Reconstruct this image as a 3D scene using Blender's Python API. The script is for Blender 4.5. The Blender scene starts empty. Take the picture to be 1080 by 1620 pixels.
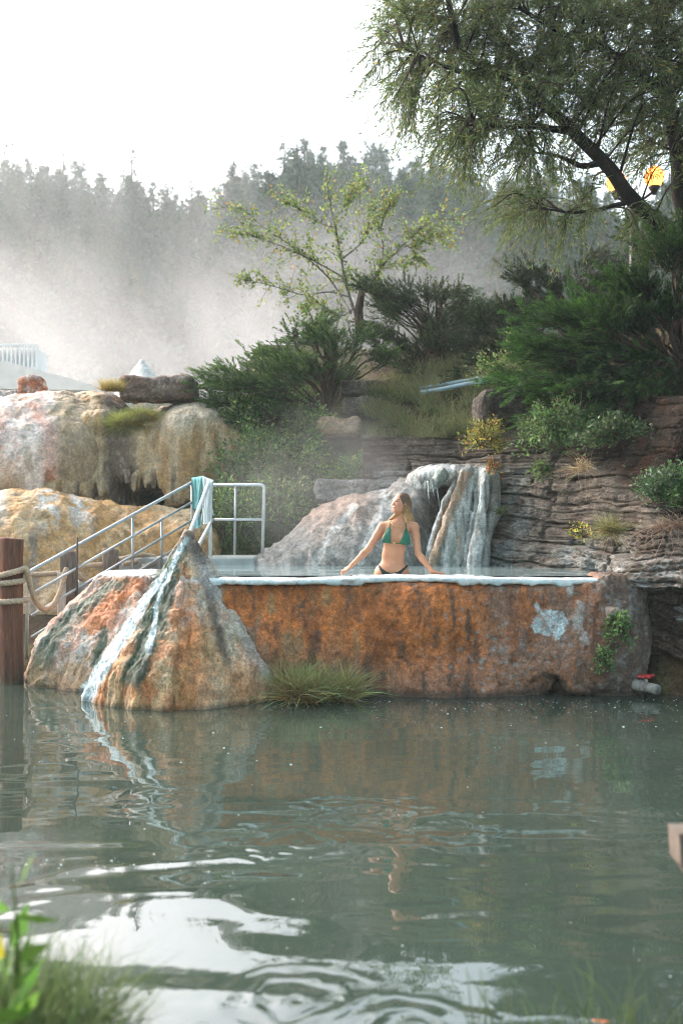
import bpy, math, random
import numpy as np
from mathutils import Vector, Matrix

random.seed(7)
RNG = np.random.default_rng(7)
SC = bpy.context.scene
COL = SC.collection
R = math.radians

# ------------------------------------------------------------------ camera numbers
F, CAMH, HOR = 1600.0, 1.7, 832.0


def P(px, py, Y):
    """world point for a place seen at photo pixel (px, py) at a distance Y metres"""
    return np.array([(px - 540.0) * Y / F, Y, CAMH - (py - HOR) * Y / F])


def ss(a, b, x):
    t = np.clip((np.asarray(x, float) - a) / (b - a), 0, 1)
    return t * t * (3 - 2 * t)


def lerp(a, b, t):
    return a + (b - a) * t


def unit(v):
    v = np.asarray(v, float)
    return v / (np.linalg.norm(v, axis=-1, keepdims=True) + 1e-12)


# ------------------------------------------------------------------ noise
_PERM = np.random.default_rng(3).permutation(256).astype(np.int32)
_PERM = np.concatenate([_PERM, _PERM, _PERM])
_G = np.random.default_rng(4).normal(size=(256, 3))
_G = (_G / np.linalg.norm(_G, axis=1, keepdims=True)).astype(np.float32)


def perlin(p, seed=0):
    p = np.asarray(p, np.float32) + np.float32(seed * 17.37)
    i = np.floor(p).astype(np.int32)
    f = p - i
    i &= 255
    u = f * f * f * (f * (f * 6 - 15) + 10)
    out = 0
    for dx in (0, 1):
        wx = u[..., 0] if dx else 1 - u[..., 0]
        a = _PERM[(i[..., 0] + dx) & 255]
        for dy in (0, 1):
            wy = u[..., 1] if dy else 1 - u[..., 1]
            b = _PERM[(a + i[..., 1] + dy) & 255]
            for dz in (0, 1):
                wz = u[..., 2] if dz else 1 - u[..., 2]
                g = _G[_PERM[(b + i[..., 2] + dz) & 255]]
                d = g[..., 0] * (f[..., 0] - dx) + g[..., 1] * (f[..., 1] - dy) + g[..., 2] * (f[..., 2] - dz)
                out = out + wx * wy * wz * d
    return out * 1.6


def fbm(p, octv=4, seed=0, gain=.5, lac=2.03):
    p = np.asarray(p, np.float32)
    a, s, t = 1.0, 0, 0
    for k in range(octv):
        s = s + a * perlin(p, seed + k)
        t += a
        a *= gain
        p = p * lac
    return s / t


def ridged(p, octv=4, seed=0):
    p = np.asarray(p, np.float32)
    a, s, t = 1.0, 0, 0
    for k in range(octv):
        s = s + a * (1 - np.abs(perlin(p, seed + k)) * 2)
        t += a
        a *= .5
        p = p * 2.07
    return s / t


def hash1(k, seed=0):
    x = np.sin(np.asarray(k, float) * 127.1 + seed * 311.7) * 43758.5453
    return x - np.floor(x)


# ------------------------------------------------------------------ objects
def set_props(o, label=None, cat=None, group=None, kind=None):
    if label: o['label'] = label
    if cat: o['category'] = cat
    if group: o['group'] = group
    if kind: o['kind'] = kind
    return o


def make_mesh(name, V, Fs, smooth=True, cols=None):
    V = np.ascontiguousarray(V, np.float32)
    if isinstance(Fs, np.ndarray): Fs = [Fs]
    Fs = [np.asarray(f, np.int32) for f in Fs if len(f)]
    me = bpy.data.meshes.new(name)
    me.vertices.add(len(V))
    me.vertices.foreach_set('co', V.ravel())
    loops = np.concatenate([f.ravel() for f in Fs])
    tot = np.concatenate([np.full(len(f), f.shape[1], np.int32) for f in Fs])
    st = np.concatenate([[0], np.cumsum(tot)[:-1]]).astype(np.int32)
    me.loops.add(len(loops))
    me.loops.foreach_set('vertex_index', loops)
    me.polygons.add(len(tot))
    me.polygons.foreach_set('loop_start', st)
    me.polygons.foreach_set('loop_total', tot)
    me.update(calc_edges=True)
    me.polygons.foreach_set('use_smooth', np.full(len(tot), bool(smooth)))
    if cols is not None:
        at = me.attributes.new('col', 'FLOAT_COLOR', 'POINT')
        c = np.ones((len(V), 4), np.float32)
        c[:, :3] = np.clip(cols, 0.003, 1)
        at.data.foreach_set('color', c.ravel())
    me.validate()
    return me


def mesh_obj(name, V, Fs, mat, parent=None, smooth=True, cols=None):
    V = np.asarray(V, float)
    if parent is not None:
        V = V - np.array(parent.get('_org', (0, 0, 0)))
    o = bpy.data.objects.new(name, make_mesh(name, V, Fs, smooth, cols))
    COL.objects.link(o)
    if mat: o.data.materials.append(mat)
    if parent is not None:
        o.parent = parent
        o['_org'] = parent['_org']
    return o


def thing(name, label, cat, loc=(0, 0, 0), group=None):
    o = bpy.data.objects.new(name, None)
    COL.objects.link(o)
    o.location = [float(v) for v in loc]
    o.empty_display_size = .1
    o['_org'] = [float(v) for v in loc]
    return set_props(o, label, cat, group)


def copy_tree(o, parent=None):
    c = o.copy()
    COL.objects.link(c)
    c.parent = parent
    for ch in list(o.children):
        copy_tree(ch, c)
    return c


class MB:
    """collects shapes into one mesh"""
    def __init__(s):
        s.V, s.F, s.C, s.n = [], {}, [], 0

    def add(s, V, Fs, col=(1, 1, 1)):
        V = np.asarray(V, float)
        if isinstance(Fs, np.ndarray): Fs = [Fs]
        for f in Fs:
            f = np.asarray(f)
            if len(f): s.F.setdefault(f.shape[1], []).append(f + s.n)
        s.V.append(V)
        c = np.asarray(col, float)
        s.C.append(np.broadcast_to(c, (len(V), 3)) if c.ndim == 1 else c)
        s.n += len(V)
        return s

    def build(s, name, mat, parent=None, smooth=True):
        V = np.concatenate(s.V)
        return mesh_obj(name, V, [np.concatenate(f) for f in s.F.values()], mat, parent, smooth, np.concatenate(s.C))


def tube(pts, rad, n=10, lobes=None, caps=True):
    pts = np.asarray(pts, float)
    m = len(pts)
    rad = np.broadcast_to(np.asarray(rad, float), (m,))
    T = unit(np.gradient(pts, axis=0))
    up = np.array([0.13, 0.21, 1.0]) if abs(T[0][2]) < .9 else np.array([1.0, .1, 0])
    N = np.zeros_like(T)
    v = up - T[0] * (up @ T[0])
    for i in range(m):
        v = v - T[i] * (v @ T[i])
        v = v / (np.linalg.norm(v) + 1e-9)
        N[i] = v
    B = np.cross(T, N)
    a = np.arange(n) * 2 * np.pi / n
    rr = rad[:, None] * np.ones(n)
    if lobes is not None:
        s = np.concatenate([[0], np.cumsum(np.linalg.norm(np.diff(pts, axis=0), axis=1))])
        k, pitch, amp = lobes
        rr = rr * (1 + amp * (np.abs(np.cos((a[None] - 2 * np.pi * s[:, None] / pitch) * k / 2)) - .6))
    V = pts[:, None] + rr[..., None] * (np.cos(a)[None, :, None] * N[:, None] + np.sin(a)[None, :, None] * B[:, None])
    V = V.reshape(-1, 3)
    i, j = np.meshgrid(np.arange(m - 1), np.arange(n), indexing='ij')
    i, j = i.ravel(), j.ravel()
    j2 = (j + 1) % n
    Q = np.stack([i * n + j, i * n + j2, (i + 1) * n + j2, (i + 1) * n + j], 1)
    Fs = [Q]
    if caps:
        V = np.concatenate([V, pts[:1], pts[-1:]])
        c0, c1 = m * n, m * n + 1
        jj = np.arange(n)
        Fs.append(np.concatenate([np.stack([np.full(n, c0), (jj + 1) % n, jj], 1),
                                  np.stack([np.full(n, c1), (m - 1) * n + jj, (m - 1) * n + (jj + 1) % n], 1)]))
    return V, Fs


def spline(ctrl, n=24):
    """Catmull-Rom through the control points"""
    c = np.asarray(ctrl, float)
    c = np.concatenate([[2 * c[0] - c[1]], c, [2 * c[-1] - c[-2]]])
    out = []
    seg = len(c) - 3
    for k in range(seg):
        t = np.linspace(0, 1, max(2, n // seg), endpoint=(k == seg - 1))[:, None]
        p0, p1, p2, p3 = c[k:k + 4]
        out.append(.5 * ((2 * p1) + (p2 - p0) * t + (2 * p0 - 5 * p1 + 4 * p2 - p3) * t ** 2 + (3 * p1 - p0 - 3 * p2 + p3) * t ** 3))
    return np.concatenate(out)


def box(c, h, bevel=.0, rz=0.0, R3=None):
    """box with chamfered edges: centre c, half sizes h"""
    c, h = np.asarray(c, float), np.asarray(h, float)
    b = min(bevel, h.min() * .9)
    V, idx = [], {}
    for sx in (-1, 1):
        for sy in (-1, 1):
            for sz in (-1, 1):
                for ax in range(3):
                    v = np.array([sx * (h[0] - b), sy * (h[1] - b), sz * (h[2] - b)])
                    v[ax] = np.array([sx, sy, sz])[ax] * h[ax]
                    idx[(sx, sy, sz, ax)] = len(V)
                    V.append(v)
    V = np.array(V)
    q, t = [], []
    for ax in range(3):
        o = [a for a in range(3) if a != ax]
        for s in (-1, 1):
            loop = []
            for a, bb in ((-1, -1), (1, -1), (1, 1), (-1, 1)):
                k = [0, 0, 0]; k[ax] = s; k[o[0]] = a; k[o[1]] = bb
                loop.append(idx[(*k, ax)])
            q.append(loop)
    for a in range(3):
        for b2 in range(a + 1, 3):
            o = 3 - a - b2
            for sa in (-1, 1):
                for sb in (-1, 1):
                    k0 = [0, 0, 0]; k0[a] = sa; k0[b2] = sb; k0[o] = -1
                    k1 = list(k0); k1[o] = 1
                    q.append([idx[(*k0, a)], idx[(*k0, b2)], idx[(*k1, b2)], idx[(*k1, a)]])
    for sx in (-1, 1):
        for sy in (-1, 1):
            for sz in (-1, 1):
                t.append([idx[(sx, sy, sz, k)] for k in range(3)])
    q, t = np.array(q), np.array(t)
    def fix(f):
        n = np.cross(V[f[:, 1]] - V[f[:, 0]], V[f[:, 2]] - V[f[:, 0]])
        bad = (n * V[f].mean(1)).sum(1) < 0
        f[bad] = f[bad][:, ::-1]
        return f
    q, t = fix(q), fix(t)
    if R3 is not None: V = V @ np.asarray(R3).T
    if rz:
        cs, sn = math.cos(rz), math.sin(rz)
        V = np.stack([V[:, 0] * cs - V[:, 1] * sn, V[:, 0] * sn + V[:, 1] * cs, V[:, 2]], 1)
    return V + c, [q, t]


def sphere(c, r, nu=16, nv=10):
    r = np.broadcast_to(np.asarray(r, float), (3,))
    a = np.arange(nu) * 2 * np.pi / nu
    b = np.linspace(0, np.pi, nv + 1)[1:-1]
    V = np.stack([np.sin(b)[:, None] * np.cos(a), np.sin(b)[:, None] * np.sin(a), np.cos(b)[:, None] + 0 * a], -1).reshape(-1, 3)
    V = np.concatenate([V, [[0, 0, 1], [0, 0, -1]]])
    m = nv - 1
    i, j = np.meshgrid(np.arange(m - 1), np.arange(nu), indexing='ij')
    i, j = i.ravel(), j.ravel()
    Q = np.stack([i * nu + j, (i + 1) * nu + j, (i + 1) * nu + (j + 1) % nu, i * nu + (j + 1) % nu], 1)
    jj = np.arange(nu)
    T = np.concatenate([np.stack([np.full(nu, m * nu), jj, (jj + 1) % nu], 1),
                        np.stack([np.full(nu, m * nu + 1), (m - 1) * nu + (jj + 1) % nu, (m - 1) * nu + jj], 1)])
    return V * r + np.asarray(c), [Q, T]


# ------------------------------------------------------------------ signed distance solids
class Solid:
    def __init__(s, lo, hi, h):
        s.lo, s.h = np.asarray(lo, float), h
        n = np.ceil((np.asarray(hi) - s.lo) / h).astype(int) + 1
        s.ax = [(s.lo[k] + h * np.arange(n[k])).astype(np.float32) for k in range(3)]
        s.D = np.full(n, 9.0, np.float32)

    def _crop(s, lo, hi):
        sl = []
        for k in range(3):
            a = int(np.clip(np.searchsorted(s.ax[k], lo[k]) - 1, 0, len(s.ax[k])))
            b = int(np.clip(np.searchsorted(s.ax[k], hi[k]) + 1, 0, len(s.ax[k])))
            sl.append(slice(a, b))
        sl = tuple(sl)
        x = s.ax[0][sl[0]][:, None, None]
        y = s.ax[1][sl[1]][None, :, None]
        z = s.ax[2][sl[2]][None, None, :]
        return sl, x, y, z

    def _op(s, sl, d, k, sub):
        A = s.D[sl]
        if A.size == 0: return
        if sub:
            d = -d
            if k > 0:
                h = np.clip(.5 - .5 * (A - d) / k, 0, 1)
                s.D[sl] = A + (d - A) * h + k * h * (1 - h)
            else:
                s.D[sl] = np.maximum(A, d)
        else:
            if k > 0:
                h = np.clip(.5 + .5 * (A - d) / k, 0, 1)
                s.D[sl] = A + (d - A) * h - k * h * (1 - h)
            else:
                s.D[sl] = np.minimum(A, d)

    def ell(s, c, r, k=0., M=None, sub=False):
        c, r = np.asarray(c, float), np.broadcast_to(np.asarray(r, float), (3,))
        m = (r.max() if M is not None else r) + 2 * k + 3 * s.h
        sl, x, y, z = s._crop(c - m, c + m)
        x, y, z = x - c[0], y - c[1], z - c[2]
        if M is not None:
            M = np.asarray(M)
            x, y, z = (M[0, 0] * x + M[0, 1] * y + M[0, 2] * z, M[1, 0] * x + M[1, 1] * y + M[1, 2] * z,
                       M[2, 0] * x + M[2, 1] * y + M[2, 2] * z)
        k0 = np.sqrt((x / r[0]) ** 2 + (y / r[1]) ** 2 + (z / r[2]) ** 2)
        k1 = np.sqrt((x / r[0] ** 2) ** 2 + (y / r[1] ** 2) ** 2 + (z / r[2] ** 2) ** 2) + 1e-6
        s._op(sl, (k0 * (k0 - 1) / k1).astype(np.float32), k, sub)
        return s

    def cone(s, a, b, ra, rb, k=0., sub=False, sc=(1, 1, 1)):
        a, b = np.asarray(a, float), np.asarray(b, float)
        sc = np.asarray(sc, float)
        m = max(ra, rb) / sc.min() + 2 * k + 3 * s.h
        sl, x, y, z = s._crop(np.minimum(a, b) - m, np.maximum(a, b) + m)
        x, y, z = (x - a[0]) * sc[0], (y - a[1]) * sc[1], (z - a[2]) * sc[2]
        ba = (b - a) * sc
        t = np.clip((x * ba[0] + y * ba[1] + z * ba[2]) / (ba @ ba + 1e-9), 0, 1)
        d = np.sqrt((x - t * ba[0]) ** 2 + (y - t * ba[1]) ** 2 + (z - t * ba[2]) ** 2) - (ra + (rb - ra) * t)
        s._op(sl, d.astype(np.float32), k, sub)
        return s

    def chain(s, pts, rad, k=0., sc=(1, 1, 1), sub=False):
        for i in range(len(pts) - 1):
            s.cone(pts[i], pts[i + 1], rad[i], rad[i + 1], k, sub, sc)
        return s

    def box(s, c, h, rd=.02, k=0., sub=False, rz=0.):
        c, h = np.asarray(c, float), np.asarray(h, float)
        m = (np.linalg.norm(h) if rz else h) + 2 * k + 3 * s.h
        sl, x, y, z = s._crop(c - m, c + m)
        x, y, z = x - c[0], y - c[1], z - c[2]
        if rz:
            cs, sn = math.cos(rz), math.sin(rz)
            x, y = x * cs + y * sn, -x * sn + y * cs
        qx, qy, qz = np.abs(x) - h[0] + rd, np.abs(y) - h[1] + rd, np.abs(z) - h[2] + rd
        d = np.sqrt(np.maximum(qx, 0) ** 2 + np.maximum(qy, 0) ** 2 + np.maximum(qz, 0) ** 2) + np.minimum(np.maximum(np.maximum(qx, qy), qz), 0) - rd
        s._op(sl, d.astype(np.float32), k, sub)
        return s

    def warp(s, fn, band=.4):
        """adds fn(points) to the distance near the surface"""
        m = np.abs(s.D) < band
        i, j, k = np.nonzero(m)
        p = np.stack([s.ax[0][i], s.ax[1][j], s.ax[2][k]], 1)
        s.D[m] += fn(p).astype(np.float32)
        return s

    def mesh(s, refine=0, smooth=1):
        D = s.D.copy()
        for k in range(3):      # close at the border of the grid
            sl = [slice(None)] * 3
            for e in (0, -1):
                sl[k] = e
                D[tuple(sl)] = np.maximum(D[tuple(sl)], s.h * .5)
        ins = D < 0
        n = D.shape
        cnt = np.zeros(tuple(m - 1 for m in n), np.int8)
        offs = [(a, b, c) for a in (0, 1) for b in (0, 1) for c in (0, 1)]
        for a, b, c in offs:
            cnt += ins[a:n[0] - 1 + a, b:n[1] - 1 + b, c:n[2] - 1 + c]
        mix = (cnt > 0) & (cnt < 8)
        ci = np.argwhere(mix)
        vid = np.full(mix.shape, -1, np.int32)
        vid[mix] = np.arange(len(ci))
        vals = [D[ci[:, 0] + a, ci[:, 1] + b, ci[:, 2] + c] for a, b, c in offs]
        acc = np.zeros((len(ci), 3)); w = np.zeros(len(ci))
        for e1 in range(8):
            for e2 in range(e1 + 1, 8):
                o1, o2 = np.array(offs[e1]), np.array(offs[e2])
                if np.abs(o1 - o2).sum() != 1: continue
                v1, v2 = vals[e1], vals[e2]
                x = (v1 < 0) != (v2 < 0)
                t = np.where(x, v1 / np.where(x, v1 - v2, 1), 0)
                acc += np.where(x[:, None], o1 + t[:, None] * (o2 - o1), 0)
                w += x
        V = s.lo + s.h * (ci + acc / w[:, None])
        Q = []
        for k in range(3):
            o = [a for a in range(3) if a != k]
            a = [slice(None)] * 3; b = [slice(None)] * 3
            a[k] = slice(0, -1); b[k] = slice(1, None)
            x = ins[tuple(a)] != ins[tuple(b)]
            idx = np.argwhere(x)
            ok = (idx[:, o[0]] > 0) & (idx[:, o[1]] > 0) & (idx[:, o[0]] < n[o[0]] - 1) & (idx[:, o[1]] < n[o[1]] - 1)
            idx = idx[ok]
            flip = ins[tuple(idx.T)]
            c = []
            for d0, d1 in ((0, 0), (-1, 0), (-1, -1), (0, -1)):
                q = idx.copy(); q[:, o[0]] += d0; q[:, o[1]] += d1
                c.append(vid[tuple(q.T)])
            q = np.stack(c, 1)
            if k == 1: flip = ~flip
            q[~flip] = q[~flip][:, ::-1]
            Q.append(q)
        Q = np.concatenate(Q)
        if (V[Q[:, 0]] * np.cross(V[Q[:, 1]] - V[Q[:, 0]], V[Q[:, 2]] - V[Q[:, 0]])).sum() < 0: Q = Q[:, ::-1].copy()
        for _ in range(smooth): V = relax(V, Q, .5)
        for _ in range(refine):
            V, Q = subdivide(V, Q)
            V = relax(V, Q, .5)
        return V, Q


def relax(V, Q, f):
    a = np.concatenate([Q[:, 0], Q[:, 1], Q[:, 2], Q[:, 3]])
    b = np.concatenate([Q[:, 1], Q[:, 2], Q[:, 3], Q[:, 0]])
    n = len(V)
    c = np.bincount(a, minlength=n) + np.bincount(b, minlength=n)
    S = np.stack([np.bincount(a, V[b, k], n) + np.bincount(b, V[a, k], n) for k in range(3)], 1)
    return V + f * (S / np.maximum(c, 1)[:, None] - V)


def subdivide(V, Q):
    n = len(V)
    e = np.concatenate([Q[:, [0, 1]], Q[:, [1, 2]], Q[:, [2, 3]], Q[:, [3, 0]]])
    key = np.sort(e, 1)
    u, inv = np.unique(key[:, 0].astype(np.int64) * n + key[:, 1], return_inverse=True)
    E = .5 * (V[u // n] + V[u % n])
    C = V[Q].mean(1)
    m = len(Q)
    ei = n + inv.reshape(4, m)
    ci = n + len(u) + np.arange(m)
    V2 = np.concatenate([V, E, C])
    q = [np.stack([Q[:, k], ei[k], ci, ei[(k - 1) % 4]], 1) for k in range(4)]
    return V2, np.concatenate(q)


def normals(V, Q):
    f = np.cross(V[Q[:, 2]] - V[Q[:, 0]], V[Q[:, 3]] - V[Q[:, 1]])
    n = len(V)
    N = np.zeros((n, 3))
    for k in range(4):
        for c in range(3):
            N[:, c] += np.bincount(Q[:, k], f[:, c], n)
    return unit(N)


# ------------------------------------------------------------------ materials
class NT:
    def __init__(s, name):
        s.m = bpy.data.materials.new(name)
        s.m.use_nodes = True
        s.t = s.m.node_tree
        s.t.nodes.clear()
        s.out = s.t.nodes.new('ShaderNodeOutputMaterial')

    def n(s, kind, **kw):
        nd = s.t.nodes.new('ShaderNode' + kind)
        for k, v in kw.items():
            if hasattr(nd, k) and k not in ('Scale',): setattr(nd, k, v)
        return nd

    def l(s, a, b):
        s.t.links.new(a, b)

    def noise(s, scale, detail=5, rough=.6, vec=None, dist=0.):
        nd = s.n('TexNoise')
        nd.inputs['Scale'].default_value = scale
        nd.inputs['Detail'].default_value = detail
        nd.inputs['Roughness'].default_value = rough
        nd.inputs['Distortion'].default_value = dist
        if vec is not None: s.l(vec, nd.inputs['Vector'])
        return nd.outputs['Fac']

    def ramp(s, fac, a, b, c0=0., c1=1.):
        nd = s.n('MapRange')
        nd.inputs[1].default_value = a; nd.inputs[2].default_value = b
        nd.inputs[3].default_value = c0; nd.inputs[4].default_value = c1
        s.l(fac, nd.inputs[0])
        return nd.outputs[0]

    def math(s, op, a, b=None):
        nd = s.n('Math', operation=op)
        for k, v in enumerate((a, b)):
            if v is None: continue
            if isinstance(v, (int, float)): nd.inputs[k].default_value = v
            else: s.l(v, nd.inputs[k])
        return nd.outputs[0]

    def mix(s, fac, a, b, mode='MIX'):
        nd = s.n('Mix', data_type='RGBA', blend_type=mode)
        for k, v in ((0, fac), (6, a), (7, b)):
            if isinstance(v, (int, float)): nd.inputs[k].default_value = v
            elif isinstance(v, tuple): nd.inputs[k].default_value = (*v, 1)
            else: s.l(v, nd.inputs[k])
        return nd.outputs[2]

    def obj(s, scale=(1, 1, 1)):
        tc = s.n('TexCoord')
        mp = s.n('Mapping')
        mp.inputs['Scale'].default_value = scale
        s.l(tc.outputs['Object'], mp.inputs['Vector'])
        return mp.outputs[0]

    def attr(s):
        a = s.n('Attribute', attribute_name='col')
        return a.outputs['Color']

    def bump(s, h, strength=.5, dist=.02, prev=None):
        b = s.n('Bump')
        b.inputs['Strength'].default_value = strength
        b.inputs['Distance'].default_value = dist
        s.l(h, b.inputs['Height'])
        if prev is not None: s.l(prev, b.inputs['Normal'])
        return b.outputs[0]

    def bsdf(s, col, rough=.8, normal=None, spec=.3, **kw):
        b = s.n('BsdfPrincipled')
        for k, v in (('Base Color', col), ('Roughness', rough)):
            if isinstance(v, (int, float)): b.inputs[k].default_value = v
            elif isinstance(v, tuple): b.inputs[k].default_value = (*v, 1)
            else: s.l(v, b.inputs[k])
        b.inputs['Specular IOR Level'].default_value = spec
        for k, v in kw.items():
            b.inputs[k].default_value = v
        if normal is not None: s.l(normal, b.inputs['Normal'])
        s.l(b.outputs[0], s.out.inputs['Surface'])
        return b


def rock_mat(name, grain=30., bump=.6, rough=.85, spec=.25, stretch=(1, 1, 1), dist=.02, contrast=.45):
    t = NT(name)
    v = t.obj(stretch)
    n1 = t.noise(grain * .22, 8, .65, v)
    n2 = t.noise(grain, 8, .7, v)
    n3 = t.noise(grain * 3.1, 5, .6, v)
    f1 = t.ramp(n1, .34, .66, 1 - contrast, 1 + contrast * .8)
    f2 = t.ramp(n2, .36, .64, 1 - contrast, 1 + contrast * .8)
    f3 = t.ramp(n3, .36, .64, 1 - contrast * .8, 1 + contrast * .7)
    c = t.mix(1., t.attr(), t.mix(1., t.mix(1., f1, f2, 'MULTIPLY'), f3, 'MULTIPLY'), 'MULTIPLY')
    h = t.math('ADD', n2, t.math('MULTIPLY', n3, .7))
    nb = t.bump(h, bump, dist)
    r = t.ramp(n1, .3, .7, max(rough - .2, .05), min(rough + .12, 1))
    t.bsdf(c, r, nb, spec)
    return t.m


def leaf_mat(name, trans=.45, gloss=.35):
    t = NT(name)
    c = t.attr()
    d = t.n('BsdfPrincipled')
    d.inputs['Roughness'].default_value = .55
    d.inputs['Specular IOR Level'].default_value = gloss
    t.l(c, d.inputs['Base Color'])
    tr = t.n('BsdfTranslucent')
    t.l(t.mix(.6, c, (.16, .2, .02), 'ADD'), tr.inputs['Color']) if False else t.l(c, tr.inputs['Color'])
    mx = t.n('MixShader')
    mx.inputs[0].default_value = trans
    t.l(d.outputs[0], mx.inputs[1]); t.l(tr.outputs[0], mx.inputs[2])
    t.l(mx.outputs[0], t.out.inputs['Surface'])
    return t.m


def plain_mat(name, col, rough=.6, spec=.4, metallic=0., var=.25, scale=12., bump=.15, stretch=(1, 1, 1), dist=.01, **kw):
    t = NT(name)
    v = t.obj(stretch)
    n1 = t.noise(scale, 6, .6, v)
    c = t.mix(1., col, t.ramp(n1, .25, .75, 1 - var, 1 + var), 'MULTIPLY')
    nb = t.bump(n1, bump, dist)
    t.bsdf(c, t.ramp(n1, .2, .8, max(.03, rough - .1), min(1, rough + .1)), nb, spec, Metallic=metallic, **kw)
    return t.m


# ------------------------------------------------------------------ plants
def rand_dir(n, rng=RNG):
    return unit(rng.normal(size=(n, 3)))


def leaves(Pb, D, L, W, col, jitter=.3, fold=.15, rng=RNG):
    n = len(Pb)
    D = unit(D)
    S = unit(np.cross(D, rng.normal(size=(n, 3))))
    Nn = np.cross(S, D)
    L = np.broadcast_to(L, (n,))[:, None]; W = np.broadcast_to(W, (n,))[:, None]
    mid = Pb + D * L * .45 - Nn * L * fold * .3
    V = np.stack([Pb, mid + S * W * .5 + Nn * W * fold, Pb + D * L, mid - S * W * .5 + Nn * W * fold], 1).reshape(-1, 3)
    Q = np.arange(n * 4).reshape(n, 4)
    col = np.asarray(col, float)
    if col.ndim == 1: col = np.broadcast_to(col, (n, 3))
    g = np.exp(rng.normal(0, jitter, (n, 1))) * np.exp(rng.normal(0, jitter * .3, (n, 3)))
    C = np.repeat(col * g, 4, 0)
    return V, Q, C


def blades(Pb, D, L, W, col, tipcol=None, droop=.4, segs=4, jitter=.25, rng=RNG):
    n = len(Pb)
    D = unit(D)
    L = np.broadcast_to(L, (n,))[:, None]; W = np.broadcast_to(W, (n,))[:, None]
    S = unit(np.cross(D, rng.normal(size=(n, 3))))
    side = unit(rng.normal(size=(n, 3)) * [1, 1, .2])
    dr = np.broadcast_to(droop, (n,))[:, None] * rng.uniform(.4, 1.3, (n, 1))
    V, Cc = [], []
    g = np.exp(rng.normal(0, jitter, (n, 1))) * np.exp(rng.normal(0, jitter * .3, (n, 3)))
    c0 = np.asarray(col, float); c1 = c0 if tipcol is None else np.asarray(tipcol, float)
    for k in range(segs + 1):
        t = k / segs
        p = Pb + D * L * t + (side * .5 - np.array([0, 0, 1.]) * .6) * L * dr * t * t
        w = W * (1 - t) ** .7 * .5 + .0004
        V += [p + S * w, p - S * w]
        Cc += [(c0 + (c1 - c0) * t) * g] * 2
    V = np.stack(V, 1).reshape(-1, 3)
    C = np.stack(Cc, 1).reshape(-1, 3)
    b = np.arange(n)[:, None] * (2 * (segs + 1))
    Q = np.concatenate([b + np.array([2 * k, 2 * k + 1, 2 * k + 3, 2 * k + 2]) for k in range(segs)])
    return V, Q, C

# ------------------------------------------------------------------ picture-wide settings
EXPOSURE = 2.05
LAMP = 3.2
HAZE = .0010
STEAM = True
# ================================================================== camera, light, sky
cam = bpy.data.objects.new('camera', bpy.data.cameras.new('camera'))
COL.objects.link(cam)
SC.camera = cam
cam.location = (0, 0, CAMH)
cam.rotation_euler = (R(90), 0, 0)
cam.data.sensor_fit = 'VERTICAL'
cam.data.sensor_height = 36
cam.data.lens = 36 * F / 1620
cam.data.shift_y = (HOR - 810) / 1620
cam.data.clip_end = 2000
cam.data.dof.use_dof = True
cam.data.dof.focus_distance = 10.6
cam.data.dof.aperture_fstop = 1.6

SUN_EL, SUN_AZ = R(33), R(-52)          # thin sun from the left
w = bpy.data.worlds.new('World')
SC.world = w
w.use_nodes = True
nt = w.node_tree
nt.nodes.clear()
sky = nt.nodes.new('ShaderNodeTexSky')
sky.sky_type = 'NISHITA'
sky.sun_disc = False
sky.sun_elevation = SUN_EL
sky.sun_rotation = SUN_AZ
sky.air_density = 1.0
sky.dust_density = 6.0
hs = nt.nodes.new('ShaderNodeHueSaturation')
hs.inputs['Hue'].default_value = .465
hs.inputs['Saturation'].default_value = .78     # a thin white overcast
bg = nt.nodes.new('ShaderNodeBackground')
bg.inputs['Strength'].default_value = .15
wo = nt.nodes.new('ShaderNodeOutputWorld')
nt.links.new(sky.outputs[0], hs.inputs['Color'])
nt.links.new(hs.outputs[0], bg.inputs['Color'])
nt.links.new(bg.outputs[0], wo.inputs['Surface'])
sd = bpy.data.lights.new('sun', 'SUN')
sd.energy = .75
sd.angle = R(45)
sd.color = (1, .97, .93)
sun = bpy.data.objects.new('sun', sd)
COL.objects.link(sun)
_d = Vector((math.sin(SUN_AZ) * math.cos(SUN_EL), math.cos(SUN_AZ) * math.cos(SUN_EL), math.sin(SUN_EL)))
sun.rotation_euler = _d.to_track_quat('Z', 'Y').to_euler()
SC.view_settings.view_transform = 'Standard'
SC.view_settings.look = 'None'
SC.view_settings.exposure = EXPOSURE
SC.view_settings.gamma = 1
cy = SC.cycles
cy.use_denoising = True
cy.denoiser = 'OPENIMAGEDENOISE'
cy.max_bounces = 7
cy.diffuse_bounces = 3
cy.glossy_bounces = 3
cy.transmission_bounces = 4
cy.transparent_max_bounces = 16
cy.volume_bounces = 1
cy.volume_step_rate = 1.0
cy.sample_clamp_indirect = 6
cy.use_adaptive_sampling = True
cy.adaptive_threshold = .014
cy.filter_width = 1.05
cy.caustics_reflective = False
cy.caustics_refractive = False

# ================================================================== shared colours (linear)
ORANGE = np.array([.55, .175, .045]); RUST = np.array([.20, .070, .030]); OCHRE = np.array([.38, .235, .105])
TAN = np.array([.50, .375, .235]); WHITE = np.array([.70, .69, .65]); PINK = np.array([.64, .41, .33])
ALGAE = np.array([.055, .10, .065]); GREY = np.array([.30, .285, .26]); DARK = np.array([.075, .055, .042])
PALEBLUE = np.array([.60, .70, .70]); SHALE = np.array([.125, .105, .085]); SOIL = np.array([.050, .033, .023])


def cmix(a, b, t):
    t = np.asarray(t)[:, None]
    return a * (1 - t) + b * t


def pxs(V):
    """seen position in photo pixels of the points of a rock, for laying its stains where they are in the photo"""
    return V[:, 0] * F / V[:, 1] + 540, HOR - (V[:, 2] - CAMH) * F / V[:, 1]


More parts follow.
